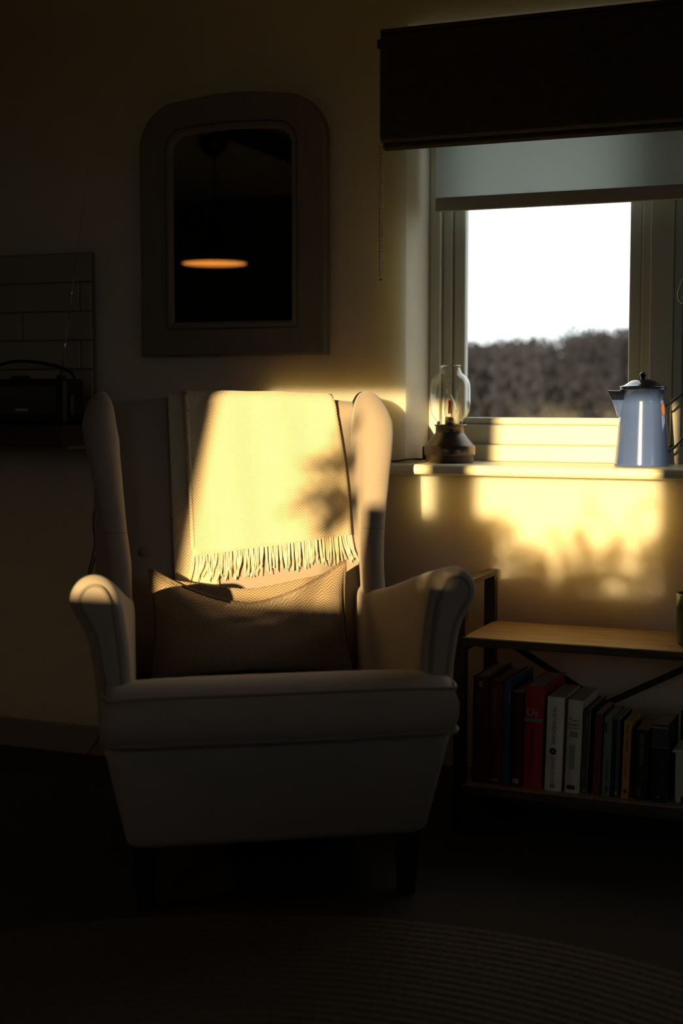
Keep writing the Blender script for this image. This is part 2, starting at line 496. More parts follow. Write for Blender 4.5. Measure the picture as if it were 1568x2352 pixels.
# window_2 : opposite --------------------------------------------------------------
w2 = struct(empty('window_2', (FX0, Y0 - 0.1, FZ0)))
fy0, fy1 = Y0 - 0.17, Y0 - 0.11
bar('frame', FX0, FX0 + 0.012, fy0, fy1, FZ0, FZ1, par=w2)
bar('frame', FX1 - 0.012, FX1, fy0, fy1, FZ0, FZ1, par=w2)
bar('frame', FX0 + 0.012, FX1 - 0.012, fy0, fy1, FZ0, FZ0 + 0.012, par=w2)
bar('frame', FX0 + 0.012, FX1 - 0.012, fy0, fy1, FZ1 - 0.05, FZ1, par=w2)
bar('mullion', -0.998, -0.880, fy0, fy1, FZ0 + 0.012, FZ1 - 0.05, par=w2)
for a, b in ((FX0 + 0.012, -0.998), (-0.880, FX1 - 0.012)):
    obj('pane', box(a, b, Y0 - 0.142, Y0 - 0.139, FZ0 + 0.012, FZ1 - 0.05), M_PANE2, w2)
struct(obj('trim_3', box(FX0 - 0.04, FX1 + 0.04, Y0, Y0 + 0.12, FZ0 - 0.03, FZ0 - 0.002), M_TRIM, bevel=0.004))

# fill_window : added unseen in the right-hand wall to give fill light
w3 = struct(empty('fill_window', (X1, RY0, RZ0)))
bar('frame', X1 + 0.10, X1 + 0.16, RY0, RY0 + 0.05, RZ0, RZ1, par=w3)
bar('frame', X1 + 0.10, X1 + 0.16, RY1 - 0.05, RY1, RZ0, RZ1, par=w3)
bar('frame', X1 + 0.10, X1 + 0.16, RY0 + 0.05, RY1 - 0.05, RZ0, RZ0 + 0.05, par=w3)
bar('frame', X1 + 0.10, X1 + 0.16, RY0 + 0.05, RY1 - 0.05, RZ1 - 0.05, RZ1, par=w3)
bar('mullion', X1 + 0.10, X1 + 0.16, -2.53, -2.47, RZ0 + 0.05, RZ1 - 0.05, par=w3)
for a, b in ((RY0 + 0.05, -2.53), (-2.47, RY1 - 0.05)):
    obj('pane', box(X1 + 0.129, X1 + 0.132, a, b, RZ0 + 0.05, RZ1 - 0.05), M_PANE2, w3)

# ------------------------------------------------------------------ wing chair
TH = R(33.5)
chair = empty('wing_chair', (-1.186, -0.90, FLOOR), TH)
# chair-local z below is measured from the scene's zero plane: shift by FLOOR
MW[chair] = Matrix.Translation((-1.186, -0.90, 0)) @ Matrix.Rotation(TH, 4, 'Z')
CM = MW[chair].copy()
tag(chair, 'grey-beige upholstered wing chair with scrolled arms and dark tapered legs', 'armchair')


def cl(vf):          # chair-local -> world
    v, f = vf
    return [CM @ Vector(p) for p in v], f


MW[chair] = Matrix.Translation((-1.186, -0.90, FLOOR)) @ Matrix.Rotation(TH, 4, 'Z')


def cpart(name, vf, m, par=None, **k):
    return obj(name, cl(vf), m, par or chair, **k)


def rrect(hx, y0, y1, r, z, n=6):
    pts = []
    for (cx, cy, a) in ((hx - r, y1 - r, 0), (-hx + r, y1 - r, 90), (-hx + r, y0 + r, 180), (hx - r, y0 + r, 270)):
        for i in range(n + 1):
            t = R(a + 90 * i / n)
            pts.append((cx + r * math.cos(t), cy + r * math.sin(t), z))
    return pts


rings = [rrect(0.293, -0.010, 0.70, 0.03, 0.112), rrect(0.303, -0.022, 0.71, 0.035, 0.120)]
for i in range(6):
    t = i / 5
    rings.append(rrect(0.306 + 0.040 * t, -0.024 - 0.024 * t, 0.712 + 0.02 * t, 0.035, 0.128 + 0.185 * t))
rings.append(rrect(0.340, -0.042, 0.73, 0.035, 0.326))
cpart('base_frame', loft(rings), M_FAB, smooth=True)

# seat : crowned pad that slopes down to the back
nx, ny = 28, 26
sx, y0s, y1s = 0.347, -0.072, 0.60


def seat_top(u, y):
    c = 1 - abs(u) ** 5
    base = interp(y, [(-0.072, 0.414), (-0.055, 0.429), (-0.03, 0.438), (0.0, 0.442), (0.04, 0.438), (0.1, 0.421), (0.2, 0.390), (0.4, 0.352), (0.6, 0.338)])
    return base + 0.010 * (c - 0.5) * min(1, (y + 0.09) / 0.06)


V, F = [], []
for j in range(ny + 1):
    y = y0s + (y1s - y0s) * j / ny
    for i in range(nx + 1):
        u = -1 + 2 * i / nx
        V.append((u * sx * (1 - 0.012 * (abs(u) > 0.99)), y - 0.012 * (1 - u * u) * (j == 0) - 0.008 * (1 - u * u) * (j == 1), seat_top(u, y)))
for j in range(ny):
    for i in range(nx):
        a = j * (nx + 1) + i
        F.append((a, a + 1, a + nx + 2, a + nx + 1))
top = len(V)
# front and sides go down to z = .335
loop = [i for i in range(nx + 1)] + [j * (nx + 1) + nx for j in range(1, ny + 1)] + [ny * (nx + 1) + i for i in range(nx - 1, -1, -1)] + [j * (nx + 1) for j in range(ny - 1, 0, -1)]
prev = loop
for (z, off) in ((0.395, 0.006), (0.365, 0.006), (0.342, 0.000), (0.334, -0.008)):
    cur = []
    for idx in loop:
        x, y, zz = V[idx]
        dx = 0 if abs(x) < sx - 0.012 else math.copysign(off, x)
        dy = -off - 0.004 if y < y0s + 0.001 else 0
        cur.append(len(V)); V.append((x + dx, y + dy, min(z, zz - 0.004)))
    L = len(loop)
    for k in range(L):
        F.append((prev[k], cur[k], cur[(k + 1) % L], prev[(k + 1) % L]))
    prev = cur
seat = cpart('seat', (V, F), M_FAB, smooth=True)
# welts along the seat's front edges
fr = [(-sx, 0.02, 0.428), (-sx - 0.001, -0.05, 0.424)] + [(sx * u, y0s - 0.006 - 0.012 * (1 - u * u), 0.421 + 0.006 * (1 - u ** 4)) for u in [-0.985 + 1.97 * i / 24 for i in range(25)]] + [(sx + 0.001, -0.05, 0.424), (sx, 0.02, 0.428)]
cpart('welt', tube(fr, 0.0042, 6), M_PIPE, seat, smooth=True)
fr = [(-sx - 0.004, 0.02, 0.336), (-sx - 0.004, -0.06, 0.336)] + [(sx * u, y0s - 0.010 - 0.010 * (1 - u * u), 0.334) for u in [-0.985 + 1.97 * i / 24 for i in range(25)]] + [(sx + 0.004, -0.06, 0.336), (sx + 0.004, 0.02, 0.336)]
cpart('welt', tube(fr, 0.0042, 6), M_PIPE, seat, smooth=True)

# arms
A_FRONT = [(0.288, 0.334), (0.289, 0.40), (0.292, 0.46), (0.297, 0.52), (0.304, 0.57), (0.314, 0.613), (0.332, 0.644), (0.360, 0.656), (0.388, 0.648), (0.406, 0.625), (0.409, 0.600), (0.399, 0.575), (0.385, 0.552), (0.375, 0.525), (0.367, 0.48), (0.360, 0.42), (0.356, 0.334)]
A_REAR = [(0.262, 0.334), (0.262, 0.38), (0.262, 0.42), (0.262, 0.455), (0.262, 0.490), (0.263, 0.520), (0.268, 0.540), (0.288, 0.552), (0.310, 0.550), (0.328, 0.542), (0.336, 0.528), (0.338, 0.508), (0.338, 0.488), (0.338, 0.468), (0.338, 0.44), (0.338, 0.40), (0.338, 0.334)]


def arm_sec(y, grow=0.0):
    t = max(0, min(1, y / 0.44)); t = t * t * (3 - 2 * t) * 0.5 + t * 0.5
    pts = [(a[0] + (b[0] - a[0]) * t, a[1] + (b[1] - a[1]) * t) for a, b in zip(A_FRONT, A_REAR)]
    if grow:
        cx = sum(q[0] for q in pts) / len(pts)
        out = []
        for i, q in enumerate(pts):
            a = Vector(pts[max(i - 1, 0)]); b = Vector(pts[min(i + 1, len(pts) - 1)])
            d = (b - a).normalized(); nrm = Vector((-d.y, d.x))
            out.append((q[0] + nrm.x * grow, q[1] + nrm.y * grow * (0 if i in (0, len(pts) - 1) else 1)))
        pts = out
    return pts


for s in (1, -1):
    rings = []
    for (y, g) in ((-0.004, -0.016), (0.000, -0.009), (0.007, -0.002), (0.016, 0.0), (0.06, 0), (0.12, 0), (0.18, 0), (0.24, 0), (0.30, 0), (0.36, 0), (0.42, 0), (0.48, 0), (0.55, -0.003), (0.62, -0.006)):
        sec = smooth_path([(x, z, 0) for x, z in arm_sec(y, g)], 3)
        rings.append([(s * q[0], y, q[1]) for q in sec])
    arm = cpart('armrest', loft(rings), M_FAB, smooth=True)
    # welted scroll panel on the front of the arm
    ins = smooth_path([(x, z, 0) for x, z in arm_sec(0, -0.020)], 3)
    cpart('front_panel', loft([[(s * q[0], -0.001, q[1]) for q in ins], [(s * q[0], -0.0095, q[1]) for q in smooth_path([(x, z, 0) for x, z in arm_sec(0, -0.023)], 3)]]), M_FAB, arm, smooth=False)
    cpart('welt', tube([(s * q[0], -0.008, q[1]) for q in ins], 0.0036, 6), M_PIPE, arm, smooth=True)

# backrest
def yfront(z): return 0.535 + (z - 0.45) * 0.375
def yrear(z): return 0.685 + (z - 0.40) * 0.215
def ztop(x): return 1.000 - 0.14 * x * x


rings = []
for i in range(25):
    x = -0.345 + 0.69 * i / 24
    e = abs(x) / 0.345
    zt_ = ztop(x)
    sec = []
    bulge = 0.018 * (1 - e ** 3)
    for k in range(11):
        z = 0.36 + (zt_ - 0.035 - 0.36) * k / 10
        sec.append((yfront(z) - bulge * math.sin(PI * min(1, (z - 0.36) / 0.62)) ** 0.6, z))
    yf, yr = yfront(zt_ - 0.035), yrear(zt_ - 0.035)
    ym, hw = (yf + yr) / 2, (yr - yf) / 2
    for k in range(1, 8):
        a = PI * k / 8
        sec.append((ym - hw * math.cos(a), zt_ - 0.035 + 0.035 * math.sin(a) ** 0.7))
    for k in range(10, -1, -1):
        z = 0.36 + (zt_ - 0.035 - 0.36) * k / 10
        sec.append((yrear(z) - 0.02 * e ** 4, z))
    rings.append([(x, q[0], q[1]) for q in sec])
back = cpart('backrest', loft(rings), M_FAB, smooth=True)
bx, bz = -0.236, 0.634
by = yfront(bz) - 0.010
bv, bf = lathe([(0.001, 0.0), (0.008, 0.0), (0.0115, -0.003), (0.0115, -0.006), (0.008, -0.010), (0.001, -0.011)], (0, 0, 0), 16)
cpart('button', ([(bx + p[0], by + p[2], bz + p[1]) for p in bv], bf), M_PIPE, back, smooth=True)

# wings
XO = [(0.42, 0.318), (0.55, 0.314), (0.62, 0.318), (0.70, 0.330), (0.80, 0.350), (0.88, 0.366), (0.94, 0.376), (1.005, 0.376)]
YF = [(0.42, 0.40), (0.52, 0.405), (0.60, 0.435), (0.70, 0.485), (0.80, 0.520), (0.88, 0.545), (0.94, 0.565), (1.005, 0.590)]
WW = [(0.42, 0.044), (0.55, 0.044), (0.70, 0.052), (0.80, 0.066), (0.90, 0.080), (1.005, 0.088)]
WT = 1.012
for s in (1, -1):
    rings = []
    zs = [0.42 + 0.04 * i for i in range(12)] + [0.895 + 0.012 * i for i in range(8)] + [0.987, 0.995, 1.002, 1.007, 1.010, 1.0118]
    for z in zs:
        xo, yf, w = interp(z, XO), interp(z, YF), interp(z, WW)
        k = 1.0
        if z > 0.89: k = math.sqrt(max(0.0004, 1 - ((z - 0.89) / (WT - 0.89)) ** 2))
        xi = xo - w
        r = w / 2
        yb = yrear(z) - 0.055
        xcr = 0.285                      # crease against the backrest
        ycr = yfront(z) + 0.03
        sec = [(xo - 0.012, yb), (xo - 0.004, yb - (yb - yf) * 0.35), (xo, yf + r * 1.4)]
        for q in range(0, 9):
            a = PI * q / 8
            sec.append((xo - r + r * math.cos(a), yf + r - r * math.sin(a) * 0.8))
        sec += [(xi - 0.002, yf + r * 1.5), ((xi * 0.55 + xcr * 0.45), yf + (ycr - yf) * 0.62), (xcr, ycr), (xcr + 0.02, yb)]
        xc, yc = xo - 0.052, yf + 0.10
        rings.append([(s * (xc + (x - xc) * k), yc + (y - yc) * (0.35 + 0.65 * k) + 0.02 * (1 - k), z) for x, y in sec])
    wing = cpart('wing', loft(rings), M_FAB, smooth=True)
    z = 0.690
    xo, yf, w = interp(z, XO), interp(z, YF), interp(z, WW)
    seam = [(s * (xo - w / 2 + (w / 2 + 0.0004) * math.cos(a)), yf + w / 2 - (w / 2 * 0.8 + 0.0004) * math.sin(a), z) for a in [PI * q / 10 for q in range(11)]]
    cpart('seam', tube(seam, 0.0012, 5), M_PIPE, wing)

# legs
for sxx, yy, rear in ((-1, 0.03, 0), (1, 0.03, 0), (-1, 0.64, 1), (1, 0.64, 1)):
    t0, t1 = 0.025, 0.0155
    ct = Vector((sxx * 0.272, yy, 0.115)); cb = Vector((sxx * 0.268, yy + (0.07 if rear else 0.0), FLOOR))
    rr = []
    for c, h in ((cb, t1), (ct, t0)):
        rr.append([(c.x - h, c.y - h, c.z), (c.x + h, c.y - h, c.z), (c.x + h, c.y + h, c.z), (c.x - h, c.y + h, c.z)])
    cpart('leg', loft(rr), M_LEG, bevel=0.003)

# ------------------------------------------------------------------ throw over the chair back
def drape(v):
    """v: path length along the throw; 0 at the front hem line reference z=.6, returns (y, z) on the backrest plus nothing"""
    pass


def throw_pt(x, s, off):
    """s = height measure: s<=1 front side at z=s ; s>1 over the top and down the rear"""
    zt_ = ztop(x)
    e = abs(x) / 0.345
    if s <= zt_ - 0.035:
        z = s
        bulge = 0.018 * (1 - e ** 3)
        y = yfront(z) - bulge * math.sin(PI * min(1, (z - 0.36) / 0.62)) ** 0.6
        n = Vector((-1, 0.375)).normalized()
        return y + n.x * off, z + n.y * off * 0.3
    yf, yr = yfront(zt_ - 0.035), yrear(zt_ - 0.035)
    ym, hw = (yf + yr) / 2, (yr - yf) / 2
    q = s - (zt_ - 0.035)
    if q < 0.15:
        a = PI * q / 0.15
        return ym - (hw + off) * math.cos(a), zt_ - 0.035 + (0.035 + off) * math.sin(a) ** 0.7
    z = zt_ - 0.035 - (q - 0.15)
    return yrear(z) + off, z


throw = empty('throw_blanket', CM @ Vector((0, 0.68, 0.62)), TH)
tag(throw, 'cream herringbone wool throw with fringed hem draped over the chair back', 'blanket')


def sheet(xl, xr, s0, s1, off, nu, nv, amp=0.0025, ph=0.0):
    V, F = [], []
    for j in range(nv + 1):
        for i in range(nu + 1):
            u = i / nu
            a0 = s0[0] + (s0[1] - s0[0]) * u
            sv = a0 + (s1 - a0) * j / nv
            zz = min(sv, 1.0)
            x = xl(zz) + (xr(zz) - xl(zz)) * u
            y, z = throw_pt(x, sv, off + amp * math.sin(x * 46 + ph + 3 * zz) * (1.0 if sv < 0.97 else 0.3) + 0.003 * math.exp(-((u - 0.02) / 0.05) ** 2))
            V.append((x, y, z))
    for j in range(nv):
        for i in range(nu):
            a = j * (nu + 1) + i
            F.append((a, a + 1, a + nu + 2, a + nu + 1))
    return V, F


def lin(z, za, xa, zb, xb): return xa + (xb - xa) * (z - za) / (zb - za)


XL = lambda z: lin(z, 0.98, -0.122, 0.62, -0.121)
XR = lambda z: lin(z, 0.98, 0.249, 0.66, 0.265) + 0.006 * math.sin((z - 0.66) / 0.32 * PI)
obj('top_layer', cl(sheet(XL, XR, (0.622, 0.664), 1.42, 0.0115, 40, 60)), M_THROW, throw, smooth=True, solid=0.005)
obj('under_layer', cl(sheet(lambda z: lin(z, 0.98, -0.164, 0.58, -0.164), lambda z: lin(z, 0.98, -0.060, 0.58, -0.060), (0.50, 0.50), 1.36, 0.0050, 14, 60, 0.0015, 1.0)), M_THROW, throw, smooth=True, solid=0.004)
# narrow rolled fold next to the left edge of the top layer
fold = []
for k in range(40):
    s_ = 0.64 + (1.0 - 0.64) * k / 39
    x = XL(min(s_, 1)) + 0.002
    y, z = throw_pt(x, s_, 0.014)
    fold.append((x, y, z))
obj('folded_edge', cl(tube(fold, 0.0055, 8, flat=1.0)), M_THROW, throw, smooth=True)
fr = []
rnd = random.Random(3)
NS = 92
for k in range(NS):
    u = (k + rnd.uniform(-0.25, 0.25)) / (NS - 1)
    u = max(0, min(1, u))
    zs0 = 0.622 + (0.664 - 0.622) * u + 0.002
    x = XL(zs0) + (XR(zs0) - XL(zs0)) * u
    ln = rnd.uniform(0.052, 0.070)
    sway = rnd.uniform(-0.006, 0.006) - (0.020 * (u < 0.45) * rnd.random()) + (0.012 if u > 0.93 else 0)
    pts = []
    for q in range(5):
        t = q / 4
        y, z = throw_pt(x, zs0 - ln * t, 0.0115 + rnd.uniform(-0.001, 0.004) * t)
        pts.append((x + sway * t * t, y, z))
    fr.append(tube(pts, [0.0017, 0.0016, 0.0018, 0.0014, 0.0010], 4))
o = obj('fringe', cl(join(*fr)), M_FRINGE, throw)
o['kind'] = 'stuff'

# ------------------------------------------------------------------ cushion
cush = empty('cushion', CM @ Vector((0.0, 0.43, 0.37)), TH)
tag(cush, 'brown tweed herringbone cushion with a sagging top seam on the wing chair', 'cushion')
CW, CH = 0.228, 0.122
ccx, ccz, ccy = 0.0, 0.489, 0.440


def cush_frame(u, v):
    """seam-plane point for u,v in -1..1"""
    # pinched corners
    x = ccx + CW * u * (1 - 0.05 * (1 - v * v) * abs(u) ** 3)
    z = ccz + CH * v
    if v > 0:
        z -= 0.084 * v * (1 - abs(u) ** 1.7)
        z += 0.004 * v * u
    else:
        z += 0.012 * (-v) * (1 - u * u)
    z -= 0.004 * v * (1 - abs(u))
    y = ccy + 0.30 * (z - ccz)
    return x, y, z


def cush_pt(u, v, side):
    x, y, z = cush_frame(u, v)
    pu = max(0, 1 - abs(u) ** 2.6); pv = max(0, 1 - abs(v) ** 2.2)
    th = (pu ** 0.62) * (pv ** 0.62)
    wr = 0.0035 * math.sin(13 * u + 5 * v) * pu * pv + 0.004 * math.sin(7 * u - 9 * v + 1.2) * pu * pv
    if side < 0:
        y -= 0.082 * th + wr + 0.012 * math.exp(-((v + 0.25) / 0.4) ** 2) * pu
    else:
        y += 0.048 * th
        z += 0.052 * (pu ** 0.8) * math.exp(-((v - 0.78) / 0.22) ** 2) * (1 - max(0, v) ** 6)
    return (x, y, z)


n_ = 36
V, F = [], []
for side in (-1, 1):
    b0 = len(V)
    for j in range(n_ + 1):
        for i in range(n_ + 1):
            u, v = math.sin((-1 + 2 * i / n_) * PI / 2), math.sin((-1 + 2 * j / n_) * PI / 2)
            V.append(cush_pt(u, v, side))
    for j in range(n_):
        for i in range(n_):
            a = b0 + j * (n_ + 1) + i
            F.append((a, a + 1, a + n_ + 2, a + n_ + 1))
cv = obj('cover', cl((V, F)), M_CUSH, cush, smooth=True)
_bm = bmesh.new(); _bm.from_mesh(cv.data)
bmesh.ops.remove_doubles(_bm, verts=_bm.verts[:], dist=0.0004)
bmesh.ops.recalc_face_normals(_bm, faces=_bm.faces[:]); _bm.to_mesh(cv.data); _bm.free()
for q in cv.data.polygons: q.use_smooth = True
edge = []
for i in range(33): edge.append(cush_frame(-1 + 2 * i / 32, 1))
for i in range(1, 17): edge.append(cush_frame(1, 1 - 2 * i / 16))
for i in range(1, 33): edge.append(cush_frame(1 - 2 * i / 32, -1))
for i in range(1, 17): edge.append(cush_frame(-1, -1 + 2 * i / 16))
obj('piping', cl(tube(edge, 0.0050, 7)), M_CUSHP, cush, smooth=True)

# ------------------------------------------------------------------ wall mirror
mir = empty('wall_mirror', (-1.731, 0, 1.108))
tag(mir, 'arched-corner wooden wall mirror hanging above the wing chair', 'mirror')


def arch_ring(x0, x1, z0, z1, rt, rb, y, crown=0.0, n=8):
    pts = []
    for (cx, cz, r, a) in ((x1 - rt, z1 - rt, rt, 0), (x0 + rt, z1 - rt, rt, 90), (x0 + rb, z0 + rb, rb, 180), (x1 - rb, z0 + rb, rb, 270)):
        for i in range(n + 1):
            t = R(a + 90 * i / n)
            pts.append([cx + r * math.cos(t), y, cz + r * math.sin(t)])
    # extra points on the top edge for a soft crown
    out = []
    for i, q in enumerate(pts):
        out.append(q)
        if i == n:
            nxt = pts[i + 1]
            for k in range(1, 6):
                t = k / 6
                out.append([q[0] + (nxt[0] - q[0]) * t, y, q[2] + crown * math.sin(PI * t)])
    return [tuple(q) for q in out]


mx0, mx1, mz0, mz1 = -2.006, -1.457, 1.108, 1.785
gx0, gx1, gz0, gz1 = -1.905, -1.557, 1.200, 1.694
rings = [arch_ring(mx0, mx1, mz0, mz1, 0.125, 0.004, -0.001, 0.012),
         arch_ring(mx0, mx1, mz0, mz1, 0.125, 0.004, -0.026, 0.012),
         arch_ring(mx0 + 0.006, mx1 - 0.006, mz0 + 0.006, mz1 - 0.006, 0.12, 0.004, -0.031, 0.012),
         arch_ring(gx0 - 0.022, gx1 + 0.022, gz0 - 0.022, gz1 + 0.022, 0.062, 0.004, -0.031, 0.006),
         arch_ring(gx0 - 0.019, gx1 + 0.019, gz0 - 0.019, gz1 + 0.019, 0.06, 0.004, -0.026, 0.006)]
obj('frame', loft(rings, cap=False), M_MIRFR, mir)
rings = [arch_ring(gx0 - 0.020, gx1 + 0.020, gz0 - 0.020, gz1 + 0.020, 0.06, 0.004, -0.024, 0.006),
         arch_ring(gx0 - 0.016, gx1 + 0.016, gz0 - 0.016, gz1 + 0.016, 0.055, 0.004, -0.034, 0.006),
         arch_ring(gx0 - 0.008, gx1 + 0.008, gz0 - 0.008, gz1 + 0.008, 0.050, 0.003, -0.034, 0.006),
         arch_ring(gx0, gx1, gz0, gz1, 0.045, 0.003, -0.020, 0.006)]
obj('inner_moulding', loft(rings, cap=False), M_MIRFR, mir)
obj('mirror_glass', loft([arch_ring(gx0 - 0.003, gx1 + 0.003, gz0 - 0.003, gz1 + 0.003, 0.045, 0.003, -0.018, 0.006),
                          arch_ring(gx0 - 0.003, gx1 + 0.003, gz0 - 0.003, gz1 + 0.003, 0.045, 0.003, -0.021, 0.006)]), M_MIRROR, mir)

# ------------------------------------------------------------------ blinds
rb = empty('roman_blind', (-1.278, -0.05, 1.61))
tag(rb, 'dark brown folded roman blind raised above the window', 'blind')
bx0, bx1 = -1.278, 0.10
obj('headrail', box(bx0, bx1, -0.108, -0.002, 1.8845, 1.896), M_DARKFAB2, rb, bevel=0.003)
for (ya, yb, za, zb, m) in ((-0.108, -0.088, 1.622, 1.884, M_DARKFAB), (-0.086, -0.066, 1.606, 1.876, M_DARKFAB2), (-0.064, -0.045, 1.613, 1.868, M_DARKFAB)):
    pr = [(ya, zb), (yb, zb), (yb, za + 0.008), ((ya + yb) / 2, za), (ya, za + 0.008)]
    V = [(x, y, z) for x in (bx0, bx1) for y, z in pr]
    F = [(0, 1, 2, 3, 4), (9, 8, 7, 6, 5)] + [(i, (i + 1) % 5, 5 + (i + 1) % 5, 5 + i) for i in range(5)]
    obj('fold', (V, F), m, rb, bevel=0.003)
beads = []
for (x, zlo) in ((-1.297, 1.296), (-1.290, 1.296)):
    z = 1.86
    while z > zlo:
        beads.append(lathe([(0.0004, -0.0022), (0.0021, -0.0010), (0.0021, 0.0010), (0.0004, 0.0022)], (x, -0.058, z), 6))
        z -= 0.0062
for k in range(1, 6):
    a = PI + PI * k / 6
    beads.append(lathe([(0.0004, -0.0022), (0.0021, -0.0010), (0.0021, 0.0010), (0.0004, 0.0022)], (-1.2935 + 0.0035 * math.cos(a), -0.058, 1.296 + 0.004 * math.sin(a)), 6))
o = obj('bead_chain', join(*beads), M_CHROME, rb); o['kind'] = 'stuff'
obj('chain_cord', join(tube([(-1.297, -0.058, 1.87), (-1.297, -0.058, 1.295)], 0.0006, 4), tube([(-1.290, -0.058, 1.87), (-1.290, -0.058, 1.295)], 0.0006, 4)), M_LABEL, rb)
obj('chain_bracket', box(-1.303, -1.279, -0.064, -0.002, 1.862, 1.884), M_BLACK, rb, bevel=0.002)

ib = empty('roller_blind', (-1.213, 0.13, 1.479))
tag(ib, 'translucent white roller blind half lowered inside the window recess', 'blind')
obj('cloth', box(-1.213, -0.004, 0.1295, 0.1305, 1.508, 1.905), M_WBLIND, ib)
obj('bottom_bar', box(-1.213, -0.004, 0.124, 0.136, 1.479, 1.515), mat('blind_hem', (0.40, 0.38, 0.32), 0.7, 0.05, 40), ib, bevel=0.003)
v, f = lathe([(0.019, 0), (0.019, 1.206)], (0, 0, 0), 20)
obj('roller', ([(-1.213 + p[2], 0.149 + p[0] * 1, 1.905 + p[1]) for p in v], f), M_TRIM, ib, smooth=True)

# ------------------------------------------------------------------ lamp on the sill
LX, LY, LZ = -1.152, 0.075, 0.829
lamp = empty('table_lamp', (LX, LY, LZ))
tag(lamp, 'lantern-style table lamp with clear glass chimney on the windowsill', 'lamp')
c = (LX, LY, LZ)
base = obj('base', lathe([(0.001, 0.0003), (0.060, 0.0003), (0.062, 0.003), (0.062, 0.017), (0.0655, 0.019), (0.0665, 0.022), (0.0665, 0.042), (0.064, 0.0455), (0.042, 0.071), (0.0385, 0.076), (0.0375, 0.080), (0.0375, 0.094), (0.041, 0.0955), (0.041, 0.098), (0.036, 0.0985), (0.030, 0.096), (0.001, 0.096)], c, 48), M_BRONZE, lamp, smooth=True, bevel=0.0)
gp = [(0.0290, 0.097), (0.031, 0.101), (0.040, 0.112), (0.048, 0.124), (0.0520, 0.137), (0.0527, 0.150), (0.0527, 0.185), (0.0518, 0.200), (0.047, 0.214), (0.038, 0.224), (0.030, 0.231), (0.0258, 0.240), (0.0248, 0.246), (0.0262, 0.2495)]
obj('glass_chimney', lathe(gp, c, 48, cap=False), M_LGLASS, lamp, smooth=True)
obj('glass_lip', lathe([(0.0248, 0.2480), (0.0272, 0.2490), (0.0272, 0.2505), (0.0248, 0.2512), (0.0240, 0.2498)], c, 40, cap=False), M_LIP, lamp, smooth=True)
sock = obj('socket', lathe([(0.012, 0.096), (0.0135, 0.098), (0.0135, 0.114), (0.011, 0.118), (0.0, 0.118)], c, 20), M_BRASS, lamp, smooth=True)
bp = [(0.010, 0.117), (0.0135, 0.122), (0.0160, 0.132), (0.0160, 0.140), (0.013, 0.153), (0.008, 0.165), (0.003, 0.173), (0.0006, 0.176)]
bulb = obj('bulb', lathe(bp, c, 24, cap=False), M_LGLASS, lamp, smooth=True)
obj('filament', join(tube([(LX - 0.003, LY, LZ + 0.126), (LX - 0.002, LY, LZ + 0.162)], 0.0028, 6), tube([(LX + 0.003, LY, LZ + 0.126), (LX + 0.002, LY, LZ + 0.160)], 0.0022, 6)), M_FILAMENT, bulb)
for k in range(3):
    a = R(-70 + 120 * k)
    obj('glass_clip', lathe([(0.001, 0.0), (0.0045, 0.001), (0.0045, 0.007), (0.001, 0.009)], (LX + 0.034 * math.cos(a), LY + 0.034 * math.sin(a), LZ + 0.0975), 10), M_BLACK, lamp, smooth=True)
obj('dimmer_knob', box(LX - 0.081, LX - 0.058, LY + 0.010, LY + 0.045, LZ + 0.004, LZ + 0.042), M_BLACK, lamp, bevel=0.006)
obj('cord', tube(smooth_path([(LX - 0.07, LY + 0.03, LZ + 0.010), (LX - 0.083, LY + 0.02, LZ + 0.006), (LX - 0.092, LY - 0.02, LZ + 0.008), (LX - 0.094, LY - 0.07, LZ + 0.009), (LX - 0.106, LY - 0.105, LZ + 0.006), (LX - 0.128, LY - 0.130, LZ + 0.002), (LX - 0.145, LY - 0.145, LZ - 0.03), (LX - 0.150, LY - 0.140, LZ - 0.16)], 6), 0.0028, 6), M_BLACKCORD, lamp, smooth=True)

# ------------------------------------------------------------------ coffee pot
PX, PY, PZ = -0.656, 0.072, 0.8295
pot = empty('coffee_pot', (PX, PY, PZ))
tag(pot, 'blue enamel coffee pot with navy lid at the right of the windowsill', 'coffee pot')
c = (PX, PY, PZ)
obj('body', lathe([(0.001, 0.0), (0.064, 0.0), (0.0675, 0.002), (0.0672, 0.006), (0.064, 0.035), (0.0585, 0.10), (0.0535, 0.155), (0.0508, 0.184), (0.054, 0.1855), (0.055, 0.188), (0.0535, 0.190), (0.0505, 0.189), (0.001, 0.186)], c, 56), M_ENAMEL, pot, smooth=True)
lid = obj('lid', lathe([(0.001, 0.190), (0.054, 0.190), (0.0562, 0.192), (0.0555, 0.1945), (0.047, 0.1965), (0.040, 0.201), (0.028, 0.2085), (0.015, 0.2125), (0.006, 0.2135), (0.0005, 0.2137)], c, 48), M_NAVY, pot, smooth=True)
obj('knob', lathe([(0.0045, 0.2125), (0.0048, 0.217), (0.0085, 0.221), (0.0090, 0.2245), (0.006, 0.2285), (0.0005, 0.2295)], c, 20), M_NAVY, lid, smooth=True)
# spout : open V on the left
cr = Vector((math.cos(R(22.5)), math.sin(R(22.5)), 0)); cf = Vector((-cr.y, cr.x, 0))
P_ = Vector(c)


def pp(a, b, z): return P_ + cr * a + cf * b + Vector((0, 0, z))


